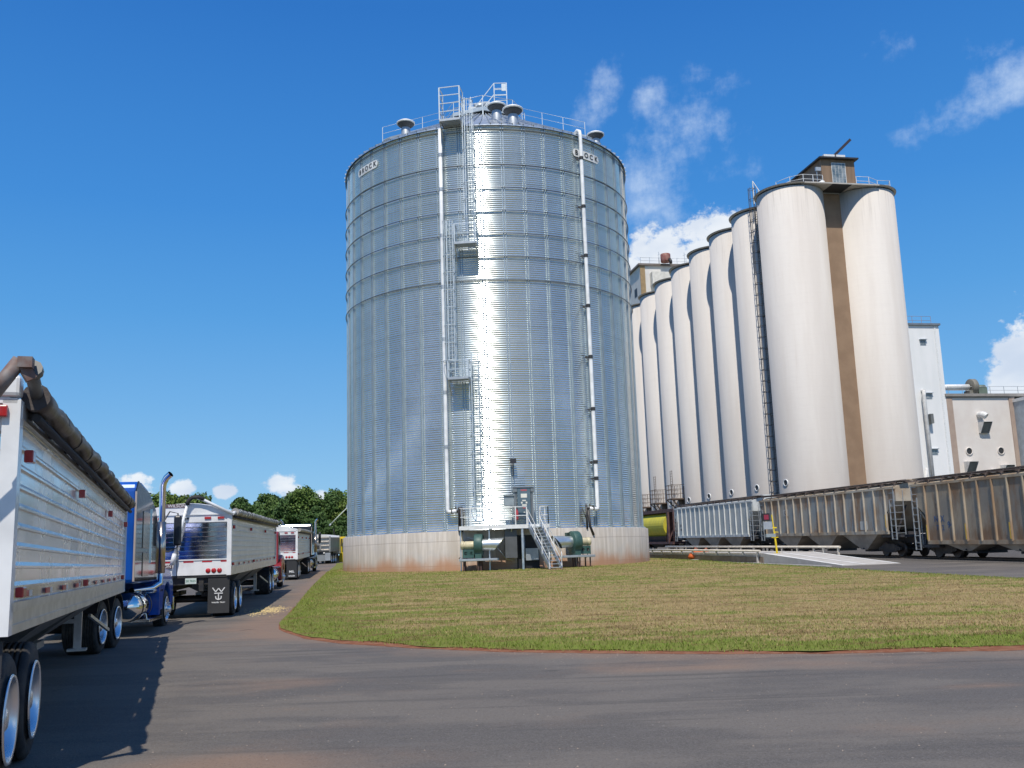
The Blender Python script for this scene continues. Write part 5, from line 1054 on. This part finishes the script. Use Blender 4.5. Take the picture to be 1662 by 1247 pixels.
# ---- tractors
def tractor(x,y,th,paint,label,sleeper=True,stacks=True,group='tractors pulling the queuing trailers',roof=True):
    root=empty('truck_tractor',(x,y,G(y)),heading=th,pitch=.0 if y<30 else .018,label=label,cat='truck',group=group)
    GLS=mat('tinted_glass',(.015,.02,.025),.05,0,spec=.9)
    for yw in (-.65,.65):
        for sx in (-1,1): add_wheel(root,sx*1.24,yw,WD)
        mb=MB(); mb.tube([(-1.1,yw,.5),(1.1,yw,.5)],.1,10); mb.build('axle',DARK,root)
    for sx in (-1,1): add_wheel(root,sx*1.2,6.75,WS)
    mb=MB(); mb.box(-.5,-.4,-1.4,7.6,.75,1.0); mb.box(.4,.5,-1.4,7.6,.75,1.0); mb.box(-.45,.45,-.5,.5,1.0,1.1); mb.tube([(-1.05,6.75,.5),(1.05,6.75,.5)],.08,8); mb.box(-.45,.45,2.0,6.5,.6,.78); mb.build('chassis',DARK,root)
    for sx in (-1,1):
        for yw in (-.65,.65): mb=MB(); mb.lathe([(.60,-.31),(.62,-.31),(.62,.31),(.60,.31),(.60,-.31)],14,axis='x',o=(sx*.95,yw,.5),a0=R(35) if 0 else R(30),a1=R(150)); 
        mb=MB()
        for yw in (-.65,.65):
            pts=[(yw+.58*math.cos(t),.53+.58*math.sin(t)) for t in lin(R(25),R(155),9)]
            for p,q in zip(pts[:-1],pts[1:]): mb.bar((sx*.95,p[0],p[1]),(sx*.95,q[0],q[1]),.6,.015,up=(0,0,1))
        mb.build('rear_fender',mat('fender_black',(.03,.03,.033),.4),root)
    # sleeper : profile in y,z with high rear roof sloping forward
    ys=2.55; ye=5.35; W=1.2
    if sleeper:
        o=[(ys,1.25),(ys,3.42),(ys+.12,3.56),(ys+.5,3.58),(ys+1.3,3.46),(ys+2.2,3.1),(ye,2.65),(ye,1.25)]
        mb=MB(); mb.prism(o,'x',-W,W); sl=mb.build('sleeper',paint,root,bevel=.09)
        mb=MB(); 
        for z in (1.62,2.25,2.9): mb.box(-.75,.95,ys-.025,ys,z-.05,z+.03)
        mb.build('rear_rib',mat('dark_blue_recess',tuple(v*.35 for v in PCOL.get(paint.name,(.1,.1,.1))),.4),sl)
        mb=MB(); mb.bar((-.2,ys-.04,3.05),(.62,ys-.04,3.05),.05); mb.bar((.62,ys-.04,3.05),(.62,ys-.04,2.6),.045); mb.build('rear_grab_rail',WT,sl)
        SH_=mat('dark_gloss_panel',(.10,.12,.15),.08,.85)
        for sx in (-1,1):
            x0,x1=sorted((sx*(W+.005),sx*(W+.035)))
            oo=[(ys-.35,1.3),(ys-.35,3.30),(ys-.12,3.55),(ys+.1,3.5),(ys+1.2,3.36),(ys+2.1,3.0),(ye-.15,2.5),(ye-.15,1.3)]
            mb=MB(); mb.prism(oo,'x',x0,x1); pn=mb.build('side_extender',SH_,sl)
            x0,x1=sorted((sx*(W+.034),sx*(W+.05)))
            mb=MB(); mb.box(x0,x1,ys+.5,ys+1.3,2.05,2.9); mb.box(x0,x1,ys+.55,ys+1.3,1.4,1.95); mb.build('luggage_door',mat('panel_bronze',(.22,.19,.17),.15,.7),sl,bevel=.01)
            mb=MB(); mb.box(x0,x1+.01*(sx>0),ys+1.5,ys+1.58,1.7,3.0); mb.build('vertical_trim',CHROME,sl)
            mb=MB(); mb.bar((sx*(W+.03),ys-.36,1.3),(sx*(W+.03),ys-.36,3.3),.04); mb.build('extender_edge',mat('beige_edge',(.4,.34,.3),.5),sl)
    # cab
    cy0=ye; o=[(cy0,1.2),(cy0,2.62),(cy0+.25,2.72),(cy0+.9,2.68),(cy0+1.45,2.0),(cy0+1.5,1.2)]
    mb=MB(); mb.prism(o,'x',-1.08,1.08); cab=mb.build('cab',paint,root,bevel=.05)
    for sx in (-1,1):
        mb=MB(); x0,x1=sorted((sx*1.075,sx*1.09)); mb.prism([(cy0+.3,2.05),(cy0+.3,2.5),(cy0+.88,2.5),(cy0+1.2,2.05)],'x',x0,x1); mb.build('side_window',GLS,cab)
        mb=MB(); mb.box(x0,x1,cy0+.25,cy0+.27,1.25,2.55); mb.box(x0,x1+.02,cy0+.32,cy0+.5,1.85,1.89); mb.build('door_trim',DARK,cab)
    mb=MB(); mb.hexa([(-.95,cy0+1.46,2.03),(.95,cy0+1.46,2.03),(.95,cy0+1.44,2.03),(-.95,cy0+1.44,2.03)],[(-.9,cy0+.98,2.62),(.9,cy0+.98,2.62),(.9,cy0+.96,2.6),(-.9,cy0+.96,2.6)]); mb.build('windscreen',GLS,cab)
    # hood, fenders
    mb=MB(); mb.hexa([(-.75,cy0+1.4,1.0),(.75,cy0+1.4,1.0),(.62,cy0+3.0,1.0),(-.62,cy0+3.0,1.0)],[(-.7,cy0+1.4,2.0),(.7,cy0+1.4,2.0),(.55,cy0+2.95,1.72),(-.55,cy0+2.95,1.72)]); hd=mb.build('hood',paint,root,bevel=.06)
    mb=MB(); mb.box(-.5,.5,cy0+2.98,cy0+3.03,.85,1.65); mb.build('grille',CHROME,hd)
    mb=MB(); mb.box(-1.15,1.15,cy0+2.95,cy0+3.15,.4,.8); mb.build('bumper',CHROME,root,bevel=.03)
    for sx in (-1,1):
        mb=MB(); a,b_=sorted((sx*.6,sx*1.22)); pts=[(6.75+.66*math.cos(t),.52+.66*math.sin(t)) for t in lin(R(0),R(180),13)]; po=[(6.75+.95,.7),(6.75+.9,1.2),(6.75+.45,1.5),(6.75-.4,1.58),(6.75-1.0,1.38),(6.75-1.02,.52)]
        mb.prism(pts+po[::-1],'x',a,b_); mb.build('front_fender',paint,root,bevel=.04)
        mb=MB(); mb.box(a,b_,6.75-1.25,6.75-1.0,.42,1.25); mb.box(min(sx*.9,sx*1.25),max(sx*.9,sx*1.25),5.35,5.5,.42,1.2); mb.build('cab_skirt',paint,root)
        mb=MB(); mb.lathe([(0,-.02),(.3,.0),(.33,.05),(.33,1.75),(.3,1.8),(0,1.82)],28,axis='y',o=(sx*.88,3.1,.70)); ft=mb.build('fuel_tank',CHROME,root)
        mb=MB()
        for k in (3.5,4.5): mb.lathe([(.335,0),(.345,0),(.345,.08),(.335,.08)],28,axis='y',o=(sx*.88,k,.70))
        mb.build('tank_strap',DARK,ft)
        mb=MB(); mb.box(min(sx*.75,sx*1.24),max(sx*.75,sx*1.24),4.2,6.0,.30,.38); mb.box(min(sx*.85,sx*1.22),max(sx*.85,sx*1.22),4.8,6.1,.98,1.05); mb.bar((sx*1.15,4.3,.35),(sx*1.1,4.3,.6),.06); mb.build('step',ALU,root,bevel=.01)
        if not stacks: continue
        mb=MB(); xs=sx*1.24; mb.tube([(xs,5.5,1.45),(xs,5.5,2.75)],.11,16); mb.build('stack_guard',mat('stack_guard',(.55,.47,.4),.2,.95),root)
        mb=MB(); mb.tube([(xs-sx*.5,4.6,1.05),(xs-sx*.15,5.2,1.08),(xs,5.45,1.2),(xs,5.5,1.5),(xs,5.5,3.65),(xs+sx*.02,5.48,3.75),(xs+sx*.09,5.45,3.88),(xs+sx*.2,5.40,3.97)],[.075]*4+[.085]*4,14,caps=False); mb.build('exhaust_stack',CHROME,root)
        mb=MB(); xm=sx*1.5; mb.box(xm-.1,xm+.1,6.3,6.42,2.15,2.95); mr=mb.build('mirror',mat('mirror_black',(.02,.022,.028),.3),root,bevel=.05)
        mb=MB(); mb.tube([(sx*1.08,6.2,2.02),(sx*1.3,6.3,2.0),(xm,6.36,2.1),(xm,6.36,3.0),(sx*1.3,6.3,3.05),(sx*1.08,6.1,3.0 if 0 else 2.6)],.018,6); mb.tube([(xm,6.36,2.15),(xm+.01,6.36,1.3)],.012,6); mb.build('mirror_arm',DARK,mr)
    return root
PCOL={}
def paintm(name,c): PCOL[name]=c; return mat(name,c,.34,.1,coat=.45)
PB=paintm('blue_truck_paint',(.005,.085,.43)); PR=paintm('red_truck_paint',(.28,.02,.03)); PK=paintm('black_truck_paint',(.02,.022,.03))
tractor(-9.38,19.73,-.178,PB,'bright blue tractor with high sleeper and chrome stack coupled to the nearest trailer')
def ahead(x,y,th,L,off): # a tractor coupled ahead of a trailer
    n=Vector((math.cos(th),-math.sin(th),0)); u=Vector((math.sin(th),math.cos(th),0)); p=Vector((x,y,0))-n*1.3+u*(L-1.1+off); return p
p=ahead(-8.34,28.8,-.158,15.6,0); tractor(p.x-.02,p.y,-.155,PR,'red tractor showing only its hood side beyond the mirror finish trailer',sleeper=False,stacks=False)
p=ahead(-13.0,58.5,-.155,13.4,0); tractor(p.x+.1,p.y,-.12,PK,'black tractor with tall stacks ahead of the distant chrome trailer')
# ---- dump truck
dt=empty('dump_truck',(-20.9,104,G(104)),heading=R(-1),pitch=.018,label='tri axle dump truck seen from behind with ribbed tailgate, farthest in the queue',cat='truck')
DB=mat('dump_body_metal',(.50,.47,.43),.35,.6,(.4,.36,.32),2)
mb=MB(); mb.box(-1.22,1.22,.12,6.2,1.25,2.75); mb.build('dump_body',mat('dump_body_dark',(.22,.2,.18),.5,.3),dt)
mb=MB(); mb.box(-1.25,1.25,0,.12,1.3,2.75)
for z in (1.34,1.78,2.2,2.62): mb.prism([(0,z),(-.13,z+.04),(-.13,z+.12),(0,z+.18)],'x',-1.15,1.15)
mb.prism([(-.35,1.45),(.35,1.45),(.3,2.1),(-.3,2.1)],'y',-.2,-.0); mb.box(-1.28,-1.14,-.12,.14,1.25,2.85); mb.box(1.14,1.28,-.12,.14,1.25,2.85); tg_=mb.build('tailgate',DB,dt)
mb=MB(); mb.prism([(-.14,1.55),(.14,1.55),(.14,1.95),(-.14,1.95)],'y',-.23,-.19); mb.build('grain_door',DARK,tg_)
mb=MB(); mb.prism([(-1.25,2.75),(1.25,2.75),(.9,2.98),(0,3.08),(-.9,2.98)],'y',.0,6.2); mb.build('tarp_sheet',TWH,dt)
mb=MB(); mb.hexa([(-1.2,6.3,1.0),(1.2,6.3,1.0),(1.2,8,1.0),(-1.2,8,1.0)],[(-1.15,6.3,2.95),(1.15,6.3,2.95),(1.1,7.6,2.95),(-1.1,7.6,2.95)]); cb_=mb.build('cab',WT,dt,bevel=.05)
mb=MB(); mb.box(1.28,1.42,6.9,7.05,1.75,2.6); mb.box(-1.42,-1.28,6.9,7.05,1.75,2.6); mb.build('mirror',MATS['mirror_black'],dt); mb=MB(); mb.box(-.9,.9,8,9.4,.9,1.8); mb.build('hood',WT,dt,bevel=.08)
mb=MB(); mb.box(-.9,.9,.0,.1,.3,.95); mb.build('rear_flap',mat('grey_flap',(.22,.24,.25),.6),dt)
for sx in (-1,1):
    mb=MB(); mb.box(sx*1.0-.28,sx*1.0+.28,-.08,-.05,.35,1.15); mb.build('mudflap',mat('light_grey_flap',(.3,.33,.36),.6),dt)
    for yw in (.9,2.2,3.5): add_wheel(dt,sx*1.22,yw,WD)
    add_wheel(dt,sx*1.18,8.5,WS)
    mb=MB(); mb.lathe([(0,-.03),(.08,-.02),(.09,0)],14,axis='y',o=(sx*.6,-.02,1.12)); mb.build('tail_lamp',WT,dt)
mb=MB(); mb.box(-.5,.5,.1,9,.7,1.2); mb.build('chassis',DARK,dt); mb=MB(); mb.tube([(.6,6.25,2.9),(.62,6.25,3.35),(.55,6.1,3.7)],.05,8); mb.build('exhaust_stack',DARK,dt)
# ---- gate post with green light, probe arm
yp=empty('traffic_light_post',(-19.75,111.5,G(111.5)),label='yellow pillar with a lit green traffic light beside the dump truck',cat='traffic light')
mb=MB(); mb.box(-.27,.17,-.2,.2,0,2.65); mb.box(-.27,1.3,-.15,.15,2.65,2.82); mb.build('pillar',YEL,yp,bevel=.02)
mb=MB(); mb.box(.35,.95,-.1,.15,.5,2.5); mb.build('light_housing',mat('black_metal'),yp)
ge=bpy.data.materials.new('green_signal_light'); ge.use_nodes=True; b=ge.node_tree.nodes['Principled BSDF']; b.inputs['Base Color'].default_value=(0,.3,.12,1); b.inputs['Emission Color'].default_value=(.02,.8,.35,1); b.inputs['Emission Strength'].default_value=.9
mb=MB(); mb.lathe([(0,-.12),(.2,-.11),(.22,-.1)],20,axis='y',o=(.62,0,1.95)); mb.build('green_lamp',ge,yp)
mb=MB(); mb.box(-1.6,-.3,.2,.8,0,.75); mb.build('plinth',CW,yp)
pa=empty('probe_arm',(-18.6,112,G(112)),label='pale green grain sampling probe boom rising over the scale house against the trees',cat='probe boom')
mb=MB(); mb.bar((.6,0,0),(.5,0,3.2),.3); mb.bar((.5,0,3.1),(-.5,0,6.2),.3,.25); mb.tube([(-.5,0,6.2),(-2.5,0,4.3)],.06,8); mb.build('boom',mat('pale_green_steel',(.5,.56,.48),.5),pa); mb=MB(); mb.tube([(-2.5,0,4.3),(-2.65,0,4.1)],.1,8); mb.tube([(-.62,-.12,6.2),(-.38,.12,6.2)],.22,10); mb.build('probe_head',GALVD,pa)
# ================================================================ TREES
def leaf_mat(name,c0,c1):
    m=bpy.data.materials.new(name); m.use_nodes=True; g=N(m.node_tree); b=m.node_tree.nodes['Principled BSDF']
    oc=g.n('ShaderNodeTexCoord').outputs['Object']; oi=g.n('ShaderNodeObjectInfo').outputs['Random']; rv=g.attr('rv')
    c=g.mix(g.math('ADD',g.math('MULTIPLY',g.ramp(g.noise(oc,.35,4),.35,.65),.5),g.math('MULTIPLY',rv,.5)),c0,c1)
    c=g.mix(g.math('MULTIPLY',oi,.45),c,(.045,.095,.03)); g.put(b.inputs['Base Color'],c); b.inputs['Roughness'].default_value=.6; b.inputs['Specular IOR Level'].default_value=.25; return m
LM=[leaf_mat('leaf_mid',(.07,.13,.025),(.15,.22,.05)),leaf_mat('leaf_dark',(.05,.10,.025),(.10,.165,.04)),leaf_mat('leaf_light',(.09,.14,.02),(.17,.22,.045))]
BARK=mat('bark',(.09,.07,.055),.95,0,(.13,.11,.09),3,bump=.6)
def crown_mesh(seed,h,w,lm,conic=0.,nb=46,nl=230,ls=.21):
    rs=np.random.RandomState(seed); Cn=[];
    for i in range(nb):
        t=rs.rand()**.8; z=h*(.2+.78*t); rmax=w*(math.sin(PI*min(1,.12+.86*t))**.6)*(1-conic*t); a=rs.rand()*2*PI; r=rmax*math.sqrt(rs.rand()); Cn.append((r*math.cos(a),r*math.sin(a),z,.75+.9*rs.rand()))
    Cn=np.array(Cn); n=nb*nl; c=np.repeat(Cn,nl,0); d=rs.randn(n,3); d/=np.linalg.norm(d,axis=1)[:,None]; rad=c[:,3:4]*(.55+.5*rs.rand(n,1)); sc3=np.array([w/4.,w/4.,w/5.])*1.05
    p=c[:,:3]+d*rad*sc3; nrm=d+.7*rs.randn(n,3); nrm/=np.linalg.norm(nrm,axis=1)[:,None]; u=np.cross(nrm,rs.randn(n,3)); u/=np.linalg.norm(u,axis=1)[:,None]; v=np.cross(nrm,u); s=ls*(.6+.8*rs.rand(n,1))
    V=np.stack([p-u*s-v*s*.5,p+u*s*.2-v*s,p+u*s+v*s*.4,p-u*s*.1+v*s],1).reshape(-1,3)
    me=bpy.data.meshes.new('crown'); me.vertices.add(4*n); me.vertices.foreach_set('co',V.astype(np.float32).ravel()); me.loops.add(4*n); me.loops.foreach_set('vertex_index',np.arange(4*n,dtype=np.int32))
    me.polygons.add(n); me.polygons.foreach_set('loop_start',np.arange(0,4*n,4,dtype=np.int32)); me.polygons.foreach_set('loop_total',np.full(n,4,dtype=np.int32)); me.update(calc_edges=True)
    at=me.attributes.new('rv','FLOAT','POINT'); at.data.foreach_set('value',np.repeat(rs.rand(n),4).astype(np.float32)); me.materials.append(lm)
    mb=MB(); mb.tube([(0,0,-.5),(.1,.05,h*.3),(-.1,.1,h*.6),(.05,0,h*.85)],[w*.085,w*.06,w*.035,w*.012],10)
    for i in range(10):
        k=Cn[i*4%nb]; z0_=h*(.25+.3*rs.rand()); mb.tube([(0,0,z0_),(k[0]*.5,k[1]*.5,(z0_+k[2])/2),(k[0],k[1],k[2])],[w*.03,w*.02,w*.008],6)
    return me,mb.mesh('trunk',BARK)
protos=[crown_mesh(1,14,5.4,LM[0]),crown_mesh(2,13,4.8,LM[1]),crown_mesh(3,15,5.,LM[1],.35),crown_mesh(4,12,5.6,LM[2]),crown_mesh(5,13,3.6,LM[1],.2,34,220),crown_mesh(6,6,4.2,LM[2],0,24,200)]
kinds=['broad mid green','round dark green','tall dark green','spreading light green','narrow dark green','low yellowish green']
tl=[(px,Y,pr,s) for px,Y,pr,s in ((150,128,0,1.0),(205,125,3,.95),(258,122,0,.86),(289,120,3,.92),(318,124,0,.84),(352,150,1,.66),(372,168,4,.72),(392,160,1,.93),(407,172,3,.9),(430,170,4,1.04),(420,150,1,.72),(446,158,0,.83),(462,150,2,.80),(478,155,0,.98),(493,150,0,1.02),(512,158,3,.98),(505,146,1,.8),(532,150,2,.86),(541,156,0,1.0),(556,152,1,.97),(570,150,3,.98),(590,158,0,1.0),(620,155,1,1),(660,160,0,1.),(488,140,5,.9),(440,146,5,.75),(523,138,1,.55),(548,136,1,.6),(470,138,1,.5),(-60,120,0,1),(60,125,1,1),(700,162,2,1),(-200,110,3,1))]
for i,(px,Y,pr,s) in enumerate(tl):
    X=Y*(px-831)/1585.7; 
    where=('behind the blue tractor and mirror trailer' if 240<px<330 else 'beyond the left queue of trucks' if px<240 else 'in the left half of the tree line' if px<460 else 'behind the distant trailer' if px<500 else 'behind the dump truck' if px<545 else 'beside the left edge of the steel bin' )
    o=empty('tree',(X,Y,G(Y)-.1),label='%s tree, %s %s, %s'%(kinds[pr],['tall','middling','short'][0 if s>.95 else 1 if s>.8 else 2],['in front','at the back'][Y>150],where),cat='tree',group='trees of the far tree line')
    o.rotation_euler=(0,0,rnd.random()*6.28); s*=(.80 if 340<px<460 else .72); o.scale=(s*1.05,s*1.05,s); inst(protos[pr][0],'crown',o); inst(protos[pr][1],'trunk',o)

sg.scale=(.85,.85,.85)
# ---------------------------------------------------------------- separate pieces become parts of their own
def split_parts(names):
    for o in [o for o in C.objects if o.type=='MESH' and o.name.split('.')[0] in names and o.parent and len(o.children)==0]:
        me=o.data; nv=len(me.vertices); par=list(range(nv))
        def f(i):
            while par[i]!=i: par[i]=par[par[i]]; i=par[i]
            return i
        for e in me.edges: par[f(e.vertices[0])]=f(e.vertices[1])
        isl={}
        for i in range(nv): isl.setdefault(f(i),[]).append(i)
        isl=list(isl.values()); bb=[]
        for I in isl:
            p=np.array([me.vertices[i].co for i in I]); bb.append((p.min(0)-.03,p.max(0)+.03))
        gp=list(range(len(isl)))
        def h(i):
            while gp[i]!=i: i=gp[i]
            return i
        for i in range(len(isl)):
            for j in range(i): 
                if (bb[i][0]<=bb[j][1]).all() and (bb[j][0]<=bb[i][1]).all(): gp[h(i)]=h(j)
        gr={}
        for i in range(len(isl)): gr.setdefault(h(i),[]).extend(isl[i])
        if len(gr)<2: continue
        for I in gr.values():
            m={v:k for k,v in enumerate(I)}; fs=[([m[v] for v in p.vertices],p.use_smooth) for p in me.polygons if p.vertices[0] in m]
            n=bpy.data.meshes.new(me.name); n.from_pydata([me.vertices[i].co for i in I],[],[q[0] for q in fs]); n.polygons.foreach_set('use_smooth',[q[1] for q in fs])
            for mt_ in me.materials: n.materials.append(mt_)
            n.update(); c=o.copy(); c.data=n; C.objects.link(c); c.name=o.name.split('.')[0]
        bpy.data.objects.remove(o)
split_parts({'pipe_clamp','stand_leg','base_hole','marker_lamp','corner_post','chassis_frame','white_sticker','red_sticker','roof_vent_box','tank_strap','stringer','pilaster','support_post','footing','balcony_door','axle','luggage_door'})
